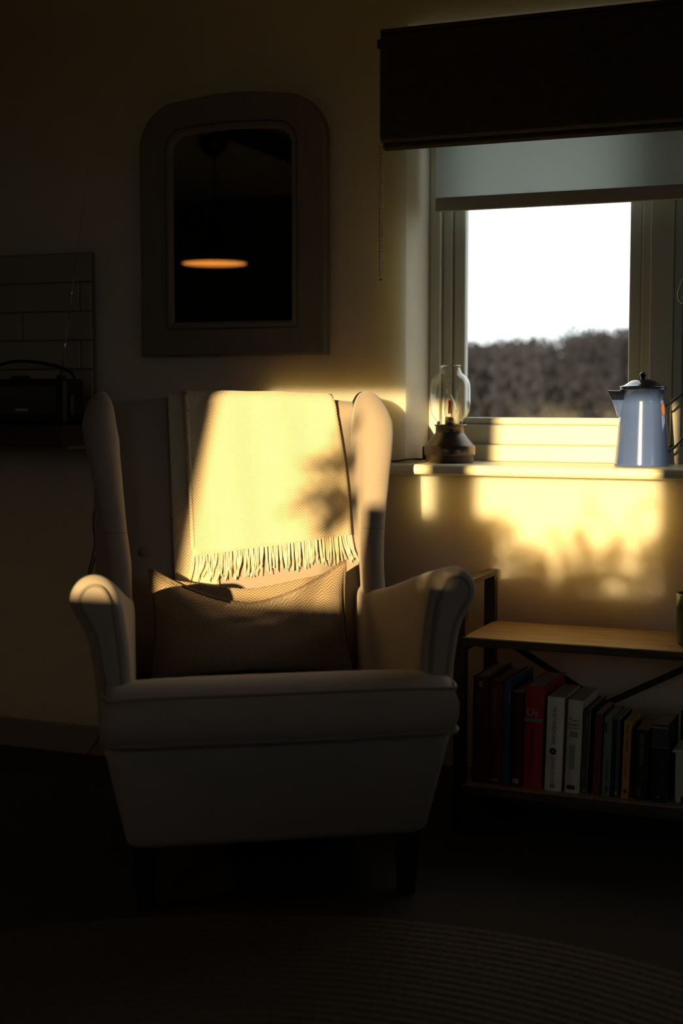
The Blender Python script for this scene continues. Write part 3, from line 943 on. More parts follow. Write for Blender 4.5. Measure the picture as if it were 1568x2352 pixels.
sp = []
for (z, tip, root, w) in ((0.120, -0.0595, -0.054, 0.004), (0.140, -0.066, -0.052, 0.010), (0.162, -0.0755, -0.050, 0.015), (0.184, -0.0855, -0.049, 0.019)):
    sp.append([pp(root, -w, z), pp((tip * 0.6 + root * 0.4), -w * 0.85, z), pp(tip, -0.002, z + (0.001 if z > 0.18 else 0)), pp(tip, 0.002, z), pp((tip * 0.6 + root * 0.4), w * 0.85, z), pp(root, w, z)])
spo = obj('spout', loft(sp[:3] , cap=True, closed=False), M_ENAMEL, pot, solid=0.0022, smooth=False)
obj('spout_lip', loft(sp[2:], cap=True, closed=False), M_NAVY, spo, solid=0.0024, smooth=False)
hp = smooth_path([pp(0.050, 0.004, 0.146), pp(0.062, 0.002, 0.148), pp(0.080, 0, 0.163), pp(0.104, 0, 0.176), pp(0.124, 0, 0.168), pp(0.130, 0, 0.140), pp(0.120, 0, 0.100), pp(0.098, 0, 0.066), pp(0.076, 0, 0.042), pp(0.062, 0.002, 0.032)], 6)
obj('handle', tube(hp, 0.0052, 8, flat=0.55), M_NAVY, pot, smooth=True)
a = math.atan2(-cf.y, -cf.x) + R(50)
st = []
for k in range(14):
    t = 2 * PI * k / 14
    aa = a + 0.0075 * math.cos(t) / 0.056; zz = 0.139 + 0.0155 * math.sin(t)
    r_ = 0.0555 + (0.139 - zz) * 0.09
    st.append((zz, aa, r_))
obj('sticker', loft([[(P_.x + (r_ + dr) * math.cos(aa), P_.y + (r_ + dr) * math.sin(aa), P_.z + zz) for zz, aa, r_ in st] for dr in (0.0002, 0.0008)]), M_STICKER, pot)

# ------------------------------------------------------------------ hanging glass drop on the window frame
sc_ = empty('glass_drop', (-0.586, 0.165, 1.31))
tag(sc_, 'small wire teardrop ornament hanging on the window frame at the right edge', 'ornament')
dp = [(-0.578 + 0.020 * math.sin(t) * math.sin(t / 2) , 0.168, 1.262 + 0.033 * math.cos(t)) for t in [2 * PI * k / 40 for k in range(41)]]
obj('wire_loop', tube(dp, 0.0011, 6), M_CHROME, sc_, smooth=True)
obj('hook', tube(smooth_path([(-0.578, 0.168, 1.295), (-0.578, 0.166, 1.306), (-0.574, 0.164, 1.311), (-0.572, 0.175, 1.313)], 5), 0.0014, 6), M_CHROME, sc_, smooth=True)
obj('glass_bead', lathe([(0.0004, -0.008), (0.005, -0.004), (0.006, 0.001), (0.003, 0.007), (0.0004, 0.010)], (-0.578, 0.168, 1.245), 16), M_LGLASS, sc_, smooth=True)

# ------------------------------------------------------------------ shelf unit under the window
sh = empty('shelf_unit', (-1.0, -0.165, FLOOR))
tag(sh, 'low industrial shelf unit with oak boards and dark steel frame under the window', 'shelf')
SX0, SX1, SYF, SYB = -1.010, 0.06, -0.300, -0.028
for z1, nm in ((0.441, 'shelf_board'), (0.091, 'shelf_board')):
    b = obj(nm, box(SX0 + 0.014, SX1 - 0.014, SYF, SYB - 0.010, z1 - 0.021, z1), M_WOOD, sh, bevel=0.0015)
    obj('rough_edge', box(SX0 + 0.014, SX1 - 0.014, SYF - 0.003, SYF + 0.0005, z1 - 0.020, z1 - 0.002), M_WOODED, b, bevel=0.001)
for x in (SX0, SX1 - 0.028):
    obj('upright', box(x - 0.008, x + 0.020, SYB - 0.026, SYB, FLOOR, 0.570), M_STEEL, sh, bevel=0.0015)
    obj('upright', box(x - 0.008, x + 0.020, SYF + 0.002, SYF + 0.028, FLOOR, 0.570), M_STEEL, sh, bevel=0.0015)
    obj('end_rail', box(x - 0.008, x + 0.020, SYF + 0.028, SYB - 0.026, 0.556, 0.570), M_STEEL, sh, bevel=0.0015)
    obj('end_rail', box(x - 0.006, x + 0.018, SYF + 0.028, SYB - 0.026, 0.405, 0.4195), M_STEEL, sh, bevel=0.0015)
    obj('end_rail', box(x - 0.006, x + 0.018, SYF + 0.028, SYB - 0.026, 0.055, 0.0695), M_STEEL, sh, bevel=0.0015)


def strap(a, b, w, y0, y1):
    a = Vector(a); b = Vector(b); d = (b - a).normalized(); n = Vector((-d.y, d.x)) * w / 2
    pts = [a + n, b + n, b - n, a - n]
    V = [(p.x, y, p.y) for y in (y0, y1) for p in pts]
    return V, [(0, 1, 2, 3), (7, 6, 5, 4)] + [(i, (i + 1) % 4, 4 + (i + 1) % 4, 4 + i) for i in range(4)]


obj('cross_brace', strap((-0.985, 0.400), (-0.46, 0.105), 0.016, -0.030, -0.027), M_STEEL, sh)
obj('cross_brace', strap((-0.985, 0.105), (-0.46, 0.388), 0.016, -0.026, -0.023), M_STEEL, sh)
obj('cross_brace', strap((-0.46, 0.388), (0.03, 0.105), 0.016, -0.030, -0.027), M_STEEL, sh)
obj('cross_brace', strap((-0.46, 0.105), (0.03, 0.400), 0.016, -0.026, -0.023), M_STEEL, sh)

# ------------------------------------------------------------------ books
def bxp(px): return -0.983 + (px - 1080) * 0.00103
def bzp(py): return 0.331 - (py - 1575) * 0.00103


SH = 0.0913
_bm_cache = {}


def cmat(name, col, rough=0.55):
    k = (name, col)
    if k not in _bm_cache: _bm_cache[k] = mat(name, col, rough, 0.10, 18, 0.1, 80)
    return _bm_cache[k]


DOWN = Matrix(((0, 1, 0, 0), (0, 0, -1, 0), (-1, 0, 0, 0), (0, 0, 0, 1)))     # text runs down the spine
ACROSS = Matrix(((1, 0, 0, 0), (0, 0, -1, 0), (0, 1, 0, 0), (0, 0, 0, 1)))


def book(pl, pr, ptop, col, label, lean=0.0, depth=0.155, front=-0.272, texts=(), marks=(), hard=True, extra=None, z0=SH):
    x0, w = bxp(pl), (pr - pl) * 0.00103 - 0.0006
    h = bzp(ptop) - SH
    bk = empty('book', (x0, front, z0), 0, R(lean))
    tag(bk, label, 'book', 'books on the lower shelf')
    t = 0.0024 if hard else 0.0009
    ov = 0.003 if hard else 0.0
    cm = cmat('cover_' + label.split()[0], col)
    spine = box(0, w, 0, t, 0, h)
    if w > 0.02:      # gently rounded spine
        rr = []
        for k in range(9):
            u = k / 8
            rr.append((u * w, t * 1.2 - 0.0045 * math.sin(PI * u)))
        pts = rr + [(w, t * 2.2), (0, t * 2.2)]
        nn = len(pts)
        V = [(x, y, z) for z in (0, h) for x, y in pts]
        spine = (V, [tuple(range(nn))[::-1], tuple(range(nn, 2 * nn))] + [(i, (i + 1) % nn, nn + (i + 1) % nn, nn + i) for i in range(nn)])
    obj('cover', join(spine, box(0, t, t, depth, 0, h), box(w - t, w, t, depth, 0, h)), cm, bk, world=False)
    obj('page_block', box(t, w - t, t * 2.2, depth - ov - 0.001, ov, h - ov), M_PAGES, bk, world=False)
    ys = -0.0030 if w > 0.02 else -0.0004
    for (s, size, zfrac, xfrac, colr, sxx, across) in texts:
        M = Matrix.Translation((w * xfrac, ys - 0.0008, h * zfrac)) @ (ACROSS if across else DOWN)
        obj('lettering', text_vf(s, size, M, sxx, 'CENTER' if across else 'LEFT'), cmat('ink', colr), bk, world=False)
    for (nm, xa, xb, za, zb, colr) in marks:
        obj(nm, box(w * xa, w * xb, ys - 0.0006, 0.001, h * za, h * zb), cmat('print', colr), bk, world=False)
    return bk, w, h


WHT = (0.55, 0.52, 0.47); BLK = (0.012, 0.012, 0.012); PALE = (0.35, 0.30, 0.26)
book(1083, 1120, 1562, (0.085, 0.008, 0.010), 'dark red hardback at the left end of the shelf row', 0.6, 0.20, texts=[('HEAD OF', 0.017, 0.87, 0.38, (0.20, 0.09, 0.07), 1.0, False)], marks=[('emblem', 0.42, 0.62, 0.91, 0.965, PALE)])
book(1121, 1155, 1570, (0.12, 0.010, 0.018), 'crimson hardback reading Richard Coles beside the blue book', 0.6, 0.195, texts=[('RICHARD COLES', 0.0135, 0.93, 0.42, (0.36, 0.22, 0.20), 0.92, False)], marks=[('emblem', 0.25, 0.75, 0.035, 0.055, PALE)])
book(1156, 1172, 1568, (0.03, 0.10, 0.20), 'slim blue book between the red hardbacks', 0.8, 0.20, texts=[], marks=[('emblem', 0.75, 0.92, 0.80, 0.90, PALE)])
book(1174, 1201, 1590, (0.055, 0.007, 0.008), 'dark maroon paperback with a white emblem low on its spine', 0.9, 0.15, hard=False, texts=[('THE', 0.0125, 0.93, 0.55, (0.018, 0.003, 0.003), 1.1, False)], marks=[('emblem', 0.25, 0.42, 0.045, 0.085, WHT), ('emblem', 0.48, 0.75, 0.040, 0.090, WHT)])
book(1203, 1247, 1574, (0.42, 0.022, 0.022), 'bright red hardback titled Us with a pale green band', 1.3, 0.20,
     texts=[('Us', 0.025, 0.745, 0.44, WHT, 1.05, True), ('DAVID NICHOLLS', 0.0115, 0.605, 0.46, (0.05, 0.008, 0.008), 1.12, False), ('H', 0.008, 0.07, 0.42, PALE, 1, True)], marks=[('band', 0.0, 1.0, 0.655, 0.690, (0.15, 0.30, 0.25))])
bk, w, h = book(1254, 1293, 1594, (0.78, 0.75, 0.70), 'white paperback titled The Best of Adam Sharp', 1.5, 0.155, hard=False,
     texts=[('THE BEST OF ADAM SHARP', 0.0120, 0.90, 0.47, BLK, 0.60, False), ('GRAEME SIMSION', 0.0125, 0.365, 0.45, (0.30, 0.16, 0.13), 0.63, False)], marks=[('emblem', 0.32, 0.62, 0.035, 0.075, (0.30, 0.28, 0.25))])
v, f = lathe([(0.0022, 0), (0.0078, 0), (0.0078, 0.0008), (0.0022, 0.0008)], (0, 0, 0), 24, cap=False)
n0 = 24
f = f + [(3 * n0 + k, k, (k + 1) % n0, 3 * n0 + (k + 1) % n0)[::-1] for k in range(n0)]
obj('record_emblem', ([(w * 0.45 + p[0], -0.0034 - p[2], h * 0.425 + p[1]) for p in v], f), cmat('ink', BLK), bk, world=False)
book(1300, 1334, 1597, (0.68, 0.66, 0.55), 'cream paperback titled Two Steps Forward', 1.8, 0.155, hard=False,
     texts=[('Two', 0.0125, 0.785, 0.46, BLK, 1.1, True), ('Steps', 0.0115, 0.740, 0.46, BLK, 1.1, True), ('Forward', 0.0080, 0.700, 0.46, BLK, 1.0, True)],
     marks=[('publisher_box', 0.16, 0.70, 0.04, 0.085, (0.03, 0.03, 0.028)), ('shell_print', 0.2, 0.75, 0.60, 0.665, (0.36, 0.27, 0.19)), ('figure_print', 0.25, 0.62, 0.26, 0.52, (0.30, 0.32, 0.29))])
book(1335, 1351, 1618, (0.055, 0.060, 0.052), 'slim grey-green hardback with pale board edges', 2.2, 0.165, texts=[('and other stories', 0.0062, 0.90, 0.55, (0.22, 0.22, 0.2), 0.8, False)][:0], marks=[('board_edge', 0.90, 1.0, 0.0, 1.0, (0.30, 0.29, 0.25)), ('emblem', 0.45, 0.62, 0.03, 0.055, WHT), ('print_line', 0.45, 0.6, 0.78, 0.92, (0.16, 0.16, 0.15)), ('print_line', 0.4, 0.55, 0.20, 0.30, (0.16, 0.16, 0.15))])
book(1363, 1380, 1623, (0.17, 0.035, 0.05), 'slim maroon paperback right of the grey-green hardback', 1.6, 0.13, hard=False, marks=[('print_line', 0.42, 0.55, 0.42, 0.64, (0.22, 0.10, 0.10))])
book(1384, 1402, 1630, (0.19, 0.25, 0.24), 'slim teal-grey paperback with dark lettering', 1.3, 0.13, hard=False, marks=[('print_line', 0.12, 0.35, 0.80, 0.93, (0.02, 0.03, 0.03)), ('print_line', 0.48, 0.60, 0.18, 0.46, (0.04, 0.055, 0.06)), ('publisher_box', 0.36, 0.70, 0.05, 0.13, (0.05, 0.07, 0.075))])
book(1403, 1411, 1634, (0.012, 0.012, 0.014), 'very thin black paperback beside the teal-grey one', 1.2, 0.13, hard=False)
book(1412, 1421, 1633, (0.085, 0.095, 0.105), 'very thin slate-coloured paperback left of the orange spine', 1.2, 0.13, hard=False, marks=[('emblem', 0.1, 0.6, 0.035, 0.075, WHT)])
bk, w, h = book(1427, 1443, 1635, (0.62, 0.32, 0.08), 'orange paperback reading Helen Garner', 1.6, 0.13, hard=False,
     texts=[('HELEN GARNER', 0.0100, 0.985, 0.5, BLK, 0.95, False), ('The Spare Room', 0.0090, 0.535, 0.48, (0.17, 0.075, 0.03), 0.80, False)], marks=[('emblem', 0.25, 0.72, 0.07, 0.12, (0.12, 0.03, 0.012))])
book(1455, 1484, 1651, (0.014, 0.011, 0.010), 'black paperback reading Sidney Sheldon', 0.8, 0.12, hard=False, texts=[('SIDNEY SHELDON', 0.0105, 0.95, 0.50, (0.33, 0.32, 0.29), 0.82, False), ('THE', 0.008, 0.40, 0.5, (0.13, 0.12, 0.10), 0.9, False)], marks=[('figure_print', 0.28, 0.48, 0.06, 0.17, (0.12, 0.085, 0.06)), ('figure_print', 0.1, 0.2, 0.05, 0.2, (0.07, 0.05, 0.04))])
book(1491, 1528, 1637, (0.008, 0.010, 0.012), 'thick black book with a framed green picture atop its spine', 0.3, 0.13, hard=False, marks=[('picture', 0.02, 0.99, 0.72, 0.955, (0.035, 0.055, 0.045)), ('picture_strip', 0.02, 0.99, 0.955, 0.985, (0.22, 0.22, 0.20)), ('picture_strip', 0.02, 0.99, 0.70, 0.725, (0.11, 0.12, 0.11)), ('emblem', 0.4, 0.55, 0.06, 0.09, (0.14, 0.14, 0.14))])
book(1534, 1560, 1628, (0.012, 0.011, 0.010), 'black book set back behind the small white cabinet', 0.3, 0.11, front=-0.150, hard=False)

# small white cabinet ornament
cb = empty('miniature_cabinet', (bxp(1539), -0.272, SH))
tag(cb, 'small white painted wooden cabinet on the lower shelf right of the books', 'ornament')
cx0 = bxp(1539); cx1 = cx0 + 0.115
obj('body', box(cx0 + 0.004, cx1 - 0.004, -0.270, -0.175, SH + 0.016, 0.208), M_WHITEP, cb, bevel=0.002)
obj('top', box(cx0 - 0.002, cx1 + 0.002, -0.276, -0.172, 0.208, 0.2145), M_WHITEP, cb, bevel=0.002)
d = obj('door', box(cx0 + 0.016, cx1 - 0.016, -0.2735, -0.2700, SH + 0.022, 0.200), M_WHITEP, cb, bevel=0.001)
obj('knob', lathe([(0.0005, 0), (0.004, 0.001), (0.004, 0.006), (0.0005, 0.008)], (cx1 - 0.028, -0.278, 0.150), 12), M_BRASS, d, smooth=True)
for (x, y) in ((cx0 + 0.010, -0.264), (cx1 - 0.010, -0.264), (cx0 + 0.010, -0.182), (cx1 - 0.010, -0.182)):
    obj('foot', lathe([(0.0045, 0.0), (0.0068, 0.004), (0.0068, 0.012), (0.005, 0.0165)], (x, y, SH), 14), M_WHITEP, cb, smooth=True)

# green mug on the top board
mg = empty('mug', (-0.468, -0.19, 0.4415))
tag(mg, 'dark green glazed mug at the right edge of the oak shelf top', 'mug')
c = (-0.468, -0.19, 0.4415)
obj('body', lathe([(0.001, 0), (0.048, 0), (0.052, 0.003), (0.0535, 0.03), (0.0545, 0.080), (0.0555, 0.1135), (0.054, 0.1145), (0.0505, 0.112), (0.049, 0.02), (0.001, 0.008)], c, 40), M_GREEN, mg, smooth=True)
obj('rim', lathe([(0.0505, 0.1125), (0.0525, 0.1155), (0.0556, 0.1145), (0.0558, 0.1115)], c, 40, cap=False), M_GREEN, mg, smooth=True)
obj('handle', tube(smooth_path([(c[0] + 0.052, c[1], c[2] + 0.092), (c[0] + 0.078, c[1], c[2] + 0.092), (c[0] + 0.088, c[1], c[2] + 0.06), (c[0] + 0.075, c[1], c[2] + 0.03), (c[0] + 0.051, c[1], c[2] + 0.028)], 5), 0.0055, 8), M_GREEN, mg, smooth=True)

# ------------------------------------------------------------------ left: wall shelf, radio, tiles, cord
ws = empty('wall_shelf', (-2.45, 0, 0.862))
tag(ws, 'thick dark wooden wall shelf under the radio at the left edge', 'shelf')
obj('board', box(-2.90, -2.105, -0.265, -0.001, 0.868, 0.9245), M_SHELFW, ws, bevel=0.003)
for x in (-2.145, -2.75):
    obj('bracket', join(box(x - 0.012, x + 0.012, -0.20, -0.003, 0.858, 0.8678), box(x - 0.012, x + 0.012, -0.012, -0.001, 0.74, 0.858)), M_TRIM, ws, bevel=0.002)

rd = empty('radio', (-2.30, -0.15, 0.925))
tag(rd, 'black portable radio with carrying handle and long aerial on the wall shelf', 'radio')
rx0_, rx1_ = -2.440, -2.141
obj('case', box(rx0_, rx1_, -0.20, -0.105, 0.9255, 1.047), M_BLACK, rd, bevel=0.008)
obj('speaker_grille', box(rx0_ + 0.015, -2.168, -0.2035, -0.1995, 0.951, 1.027), M_GRILLE, rd, bevel=0.003)
obj('badge', box(-2.297, -2.258, -0.2050, -0.2034, 0.960, 0.967), M_LABEL, rd)
hp = smooth_path([(rx0_ + 0.003, -0.150, 1.02), (rx0_ + 0.004, -0.150, 1.058), (rx0_ + 0.045, -0.150, 1.083), (-2.33, -0.150, 1.096), (-2.26, -0.150, 1.092), (-2.19, -0.150, 1.079), (-2.150, -0.150, 1.060), (-2.141, -0.150, 1.030)], 6)
obj('carry_handle', tube(hp, 0.0042, 8), M_BLACK, rd, smooth=True)
obj('tuning_knob', lathe([(0.028, 0), (0.028, 0.007), (0.022, 0.010), (0.001, 0.0105)], (-2.315, -0.152, 1.046), 24), M_BLACK, rd, smooth=True)
obj('side_knob', join(box(-2.142, -2.128, -0.185, -0.125, 0.945, 1.010)), M_BLACK, rd, bevel=0.006)
ab = obj('aerial_mount', box(-2.213, -2.192, -0.135, -0.115, 1.045, 1.058), M_BLACK, rd, bevel=0.003)
a0 = Vector((-2.203, -0.125, 1.054)); a1 = Vector((-2.108, -0.125, 1.600))
for k, (t0, t1, r_) in enumerate(((0, 0.28, 0.0021), (0.28, 0.52, 0.0017), (0.52, 0.78, 0.0013), (0.78, 1.0, 0.0010))):
    obj('aerial_section', tube([a0.lerp(a1, t0), a0.lerp(a1, t1)], r_, 8), M_CHROME, ab, smooth=True)
obj('aerial_tip', lathe([(0.0004, -0.003), (0.0022, 0), (0.0004, 0.003)], tuple(a1), 8), M_CHROME, ab, smooth=True)
cd = obj('power_cord', join(tube(smooth_path([(-2.136, -0.118, 0.945), (-2.112, -0.10, 0.932), (-2.094, -0.10, 0.905), (-2.092, -0.10, 0.86), (-2.088, -0.10, 0.80), (-2.080, -0.10, 0.772), (-2.098, -0.10, 0.735), (-2.118, -0.10, 0.690), (-2.122, -0.10, 0.640), (-2.118, -0.10, 0.60), (-2.128, -0.10, 0.555), (-2.140, -0.10, 0.510), (-2.134, -0.09, 0.470), (-2.128, -0.07, 0.44)], 5), 0.0022, 6),
                            tube(smooth_path([(-2.080, -0.10, 0.775), (-2.086, -0.10, 0.735), (-2.100, -0.10, 0.68), (-2.106, -0.10, 0.62), (-2.112, -0.10, 0.58), (-2.128, -0.10, 0.53), (-2.134, -0.10, 0.50), (-2.128, -0.09, 0.46), (-2.127, -0.07, 0.44)], 5), 0.0022, 6),
                            tube(smooth_path([(-2.128, -0.07, 0.44), (-2.13, -0.03, 0.36), (-2.14, -0.022, 0.25), (-2.15, -0.022, 0.10), (-2.16, -0.03, 0.03), (-2.19, -0.06, FLOOR + 0.003)], 5), 0.0022, 6)), M_BLACKCORD, loc=(-2.13, -0.1, FLOOR), smooth=True)
tag(cd, 'thin black looped power cord hanging from the radio beside the wing chair', 'cord')

tp = empty('tile_panel', (-2.5, 0, 0.93))
tag(tp, 'pale brick-laid tile splashback on the wall behind the radio', 'tiles')
obj('grout_bed', box(-3.0, -2.169, -0.016, -0.0005, 0.93, 1.399), M_GROUT, tp)
TWD = 0.276
ztop_ = 1.398
_tiles = {}
for r_ in range(6):
    zb = ztop_ - 0.0805 * (r_ + 1); za = ztop_ - 0.0805 * r_
    zb = max(zb, 0.931)
    off = -2.398 if r_ % 2 == 0 else -2.206
    xj = sorted(set([-2.999] + [off + TWD * k for k in range(-4, 3) if -2.995 < off + TWD * k < -2.175] + [-2.1695]))
    for a_, b_ in zip(xj, xj[1:]):
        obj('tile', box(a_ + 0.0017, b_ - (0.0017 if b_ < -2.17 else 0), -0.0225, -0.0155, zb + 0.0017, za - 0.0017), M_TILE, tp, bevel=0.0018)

# ------------------------------------------------------------------ round rug
RX, RY, RR = -0.76, -2.07, 1.175
rug = empty('round_rug', (RX, RY, FLOOR))
tag(rug, 'round braided jute rug on the carpet in front of the wing chair', 'rug')
rings = []
k = 0; rad = RR - 0.013
while rad > 0.02:
    seg = 96 if rad > 0.5 else 48
    V, F = [], []
    for i in range(seg):
        a = 2 * PI * i / seg
        for j in range(6):
            b = 2 * PI * j / 6
            rr_ = rad + 0.0145 * math.cos(b); z = FLOOR + 0.0062 + 0.0060 * math.sin(b)
            V.append((RX + rr_ * math.cos(a), RY + rr_ * math.sin(a), z))
    for i in range(seg):
        for j in range(6):
            F.append((i * 6 + j, ((i + 1) % seg) * 6 + j, ((i + 1) % seg) * 6 + (j + 1) % 6, i * 6 + (j + 1) % 6))
    obj('braid_ring', (V, F), M_JUTE, rug, smooth=True)
    rad -= 0.0262

# ------------------------------------------------------------------ unseen chest, added to shade the chair base from the added right-hand window
ch = empty('shade_chest', (0.71, -1.85, FLOOR))
tag(ch, 'dark wooden chest added out of view to shade the lower part of the chair', 'chest')
obj('body', box(0.46, 0.96, -2.32, -1.38, FLOOR + 0.03, 0.565), M_SHELFW, ch, bevel=0.006)
obj('lid', box(0.445, 0.975, -2.335, -1.365, 0.566, 0.615), M_SHELFW, ch, bevel=0.008)
for x in (0.50, 0.92):
    for y in (-2.28, -1.42):
        obj('foot', box(x - 0.03, x + 0.03, y - 0.03, y + 0.03, FLOOR, FLOOR + 0.0305), M_LEG, ch, bevel=0.003)
for y, d in ((-1.38, 0.03), (-2.32, -0.03)):
    obj('handle', tube(smooth_path([(0.64, y, 0.40), (0.65, y + d, 0.37), (0.71, y + d * 1.1, 0.36), (0.77, y + d, 0.37), (0.78, y, 0.40)], 5), 0.006, 8), M_STEEL, ch, smooth=True)

# ------------------------------------------------------------------ pendant lamp, seen in the mirror
DX, DY = -3.285, -2.90
pn = empty('pendant_lamp', (DX, DY, CEIL))
tag(pn, 'black pendant lamp with glowing orange shade reflected in the mirror', 'lamp')
obj('ceiling_rose', lathe([(0.070, CEIL - 0.001), (0.070, CEIL - 0.03), (0.062, CEIL - 0.065), (0.040, CEIL - 0.092), (0.010, CEIL - 0.105), (0.001, CEIL - 0.106)], (DX, DY, 0), 28), M_SHADE, pn, smooth=True)
obj('cable', tube([(DX, DY, CEIL - 0.10), (DX, DY, 1.86)], 0.004, 6), M_SHADE, pn)
shd = obj('shade', lathe([(0.022, 1.875), (0.028, 1.85), (0.045, 1.82), (0.085, 1.775), (0.13, 1.72), (0.160, 1.658), (0.163, 1.650), (0.158, 1.650), (0.128, 1.716), (0.083, 1.770), (0.043, 1.814), (0.020, 1.840)], (DX, DY, 0), 40, cap=False), M_SHADE, pn, smooth=True)
obj('shade_lining', lathe([(0.156, 1.651), (0.126, 1.714), (0.081, 1.768), (0.041, 1.812), (0.018, 1.836), (0.0005, 1.838)], (DX, DY, 0), 40, cap=False), M_COPPER, shd, smooth=True)
bl = obj('bulb', lathe([(0.0005, 1.683), (0.012, 1.687), (0.019, 1.700), (0.017, 1.714), (0.011, 1.735), (0.011, 1.80), (0.0005, 1.802)], (DX, DY, 0), 20), M_BULB, pn, smooth=True)
pl = bpy.data.lights.new('pendant_bulb_light', 'POINT')
pl.energy = 6.0; pl.color = (1.0, 0.62, 0.32); pl.shadow_soft_size = 0.02
plo = lk(bpy.data.objects.new('pendant_bulb_light', pl)); plo.parent = pn; plo.location = (0, 0, 1.700 - CEIL)

# ------------------------------------------------------------------ things at the opposite window that shade the sun
fb = empty('roller_blind', (FX0, Y0 + 0.02, 1.74))
tag(fb, 'opaque brown roller blind over the upper half of the opposite window', 'blind')
obj('cloth', box(FX0 - 0.05, FX1 + 0.05, Y0 + 0.012, Y0 + 0.015, 1.745, 2.18), M_DARKFAB, fb)
obj('bottom_bar', box(FX0 - 0.05, FX1 + 0.05, Y0 + 0.008, Y0 + 0.019, 1.735, 1.755), M_DARKFAB2, fb, bevel=0.002)
v, f = lathe([(0.02, 0), (0.02, FX1 - FX0 + 0.1)], (0, 0, 0), 16)
obj('roller', ([(FX0 - 0.05 + p[2], Y0 + 0.022 + p[0], 2.18 + p[1]) for p in v], f), M_TRIM, fb, smooth=True)

bxo = empty('wooden_box', (-0.95, Y0 - 0.06, FZ0))
tag(bxo, 'lidded wooden box on the sill of the opposite window', 'box')
obj('body', box(-1.072, -0.828, Y0 - 0.105, Y0 - 0.005, FZ0 + 0.001, 1.405), M_CRATE, bxo, bevel=0.003)
obj('lid', box(-1.074, -0.826, Y0 - 0.107, Y0 - 0.003, 1.4055, 1.432), M_CRATE, bxo, bevel=0.003)


def leaf(c, ln, wd, d, nrm):
    c = Vector(c); d = Vector(d).normalized(); s = d.cross(Vector(nrm)).normalized()
    pts = [c, c + d * ln * 0.3 + s * wd * 0.42, c + d * ln * 0.6 + s * wd * 0.5, c + d * ln * 0.88 + s * wd * 0.25, c + d * ln, c + d * ln * 0.88 - s * wd * 0.25, c + d * ln * 0.6 - s * wd * 0.5, c + d * ln * 0.3 - s * wd * 0.42]
    return pts, [tuple(range(8))]


rp = random.Random(21)
r0 = empty('window_planter', (-0.62, Y0 - 0.055, FZ0))
tag(r0, 'terracotta trough of bushy green plants on the sill of the opposite window', 'plant')
obj('trough', box(-0.8255, -0.418, Y0 - 0.100, Y0 - 0.010, FZ0 + 0.001, FZ0 + 0.084), M_POTTERY, r0, bevel=0.004)
for k in range(44):
    bx_ = -0.822 + 0.396 * (k + 0.5) / 44
    tall = 0.050 + 0.07 * rp.random() + (0.13 * rp.random() if rp.random() < 0.45 else 0) + 0.03 * (bx_ > -0.62)
    yb_ = Y0 - rp.uniform(0.03, 0.08)
    path = smooth_path([(bx_, yb_, FZ0 + 0.082), (bx_ + rp.uniform(-0.01, 0.01), yb_, FZ0 + 0.082 + tall * 0.5), (min(-0.435, max(-0.822, bx_ + rp.uniform(-0.04, 0.04))), yb_ + rp.uniform(-0.015, 0.015), FZ0 + 0.082 + tall)], 5)
    st_ = obj('stem', tube(path, 0.0016, 5), M_LEAF, r0)
    L_ = []
    for q in range(5):
        b_ = path[int((len(path) - 1) * (0.25 + 0.75 * q / 4))]
        a_ = rp.uniform(0, 2 * PI); sz = rp.uniform(0.022, 0.040)
        L_.append(leaf(b_, sz, sz * rp.uniform(0.55, 0.8), (math.cos(a_), rp.uniform(-0.25, 0.25), math.sin(a_) * 0.6 + 0.2), (rp.uniform(-0.4, 0.4), 1, rp.uniform(-0.4, 0.4))))
    obj('leaves', join(*L_), M_LEAF, st_)

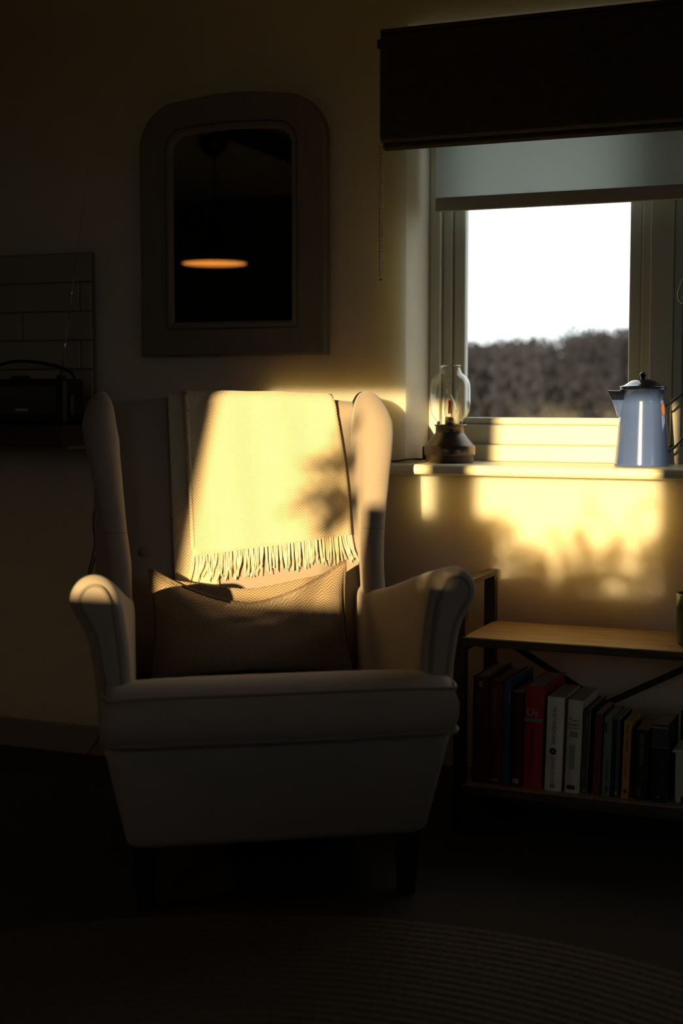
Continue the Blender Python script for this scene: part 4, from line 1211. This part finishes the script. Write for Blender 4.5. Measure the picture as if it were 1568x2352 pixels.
# ------------------------------------------------------------------ outside: shrub by the opposite window, hedge beyond the window in view
rs = random.Random(5)
r0 = empty('garden_shrub', (-1.22, Y0 - 1.25, -0.3))
tag(r0, 'leafy garden shrub growing outside the opposite window', 'shrub')
ys = Y0 - 1.25; dz = 1.25 * math.tan(R(SUN_E)); dx = 1.25 * math.tan(R(SUN_B))
obj('trunk', tube(smooth_path([(-1.11, ys, -0.32), (-1.12, ys, 0.5), (-1.105, ys, 1.0), (-1.12, ys, 1.5), (-1.15, ys, 1.75)], 5), [0.014] * 10 + [0.007] * 11, 7), M_TWIG, r0)
for k in range(12):
    z_ = rs.uniform(1.40, 1.64) + dz; x_ = rs.uniform(-1.30, -1.13) + dx
    path = smooth_path([(-1.125, ys, z_ - 0.10), ((x_ - 1.125) / 2, ys + rs.uniform(-0.03, 0.03), z_ - 0.03), (x_, ys, z_)], 4)
    st_ = obj('branch', tube(path, 0.003, 5), M_TWIG, r0)
    L_ = []
    for q in range(5):
        a = rs.uniform(0, 2 * PI); b = path[rs.randrange(3, len(path))]
        L_.append(leaf(b, rs.uniform(0.03, 0.055), rs.uniform(0.018, 0.028), (math.cos(a), rs.uniform(-0.3, 0.3), math.sin(a)), (rs.uniform(-0.5, 0.5), 1, rs.uniform(-0.5, 0.5))))
    obj('leaves', join(*L_), M_LEAF, st_)

rh = random.Random(11)
ordinal = ['first', 'second', 'third', 'fourth', 'fifth', 'sixth', 'seventh', 'eighth', 'ninth']
for row, (ybase, xs) in enumerate(((13.0, -6.8), (14.1, -7.2))):
    k = 0
    hx = xs
    while hx < -0.5:
        hgt = 1.52 + rh.uniform(-0.03, 0.05) + (0.10 if hx > -3.9 else 0) + 0.06 * row
        yy = ybase + rh.uniform(-0.1, 0.1)
        h0 = empty('hedge_shrub', (hx, yy, -0.3))
        tag(h0, 'bare brown shrub, %s from left in the hedge\'s %s row outside' % (ordinal[k], ('near', 'far')[row]), 'shrub', 'shrubs of the hedge beyond the window')
        obj('stems', join(*[tube(smooth_path([(hx + rh.uniform(-0.08, 0.08), yy, -0.32), (hx + rh.uniform(-0.2, 0.2), yy + rh.uniform(-0.15, 0.15), 0.5), (hx + rh.uniform(-0.36, 0.36), yy + rh.uniform(-0.2, 0.2), hgt - rh.uniform(0, 0.25))], 4), [0.016] * 5 + [0.006] * 4, 5) for q in range(14)]), M_TWIG, h0)['kind'] = 'stuff'
        tw = []
        for q in range(3000):
            t_ = rh.random()
            z_ = -0.2 + (hgt + 0.2 + rh.gauss(0, 0.05)) * t_ ** 0.8
            b = (hx + rh.uniform(-0.35, 0.35), yy + rh.uniform(-0.40, 0.40), z_)
            a = rh.uniform(0, 2 * PI); sz = rh.uniform(0.8, 1.4) * (1.3 if z_ < 1.3 else 0.9)
            tw.append(leaf(b, 0.09 * sz, 0.034 * sz, (math.cos(a) * 0.6, rh.uniform(-0.3, 0.3), abs(math.sin(a)) + 0.3), (rh.uniform(-0.6, 0.6), 1, rh.uniform(-0.6, 0.6))))
        obj('twigs', join(*tw), M_TWIG2 if (k + row) % 2 else M_TWIG, h0)['kind'] = 'stuff'
        hx += 0.80; k += 1
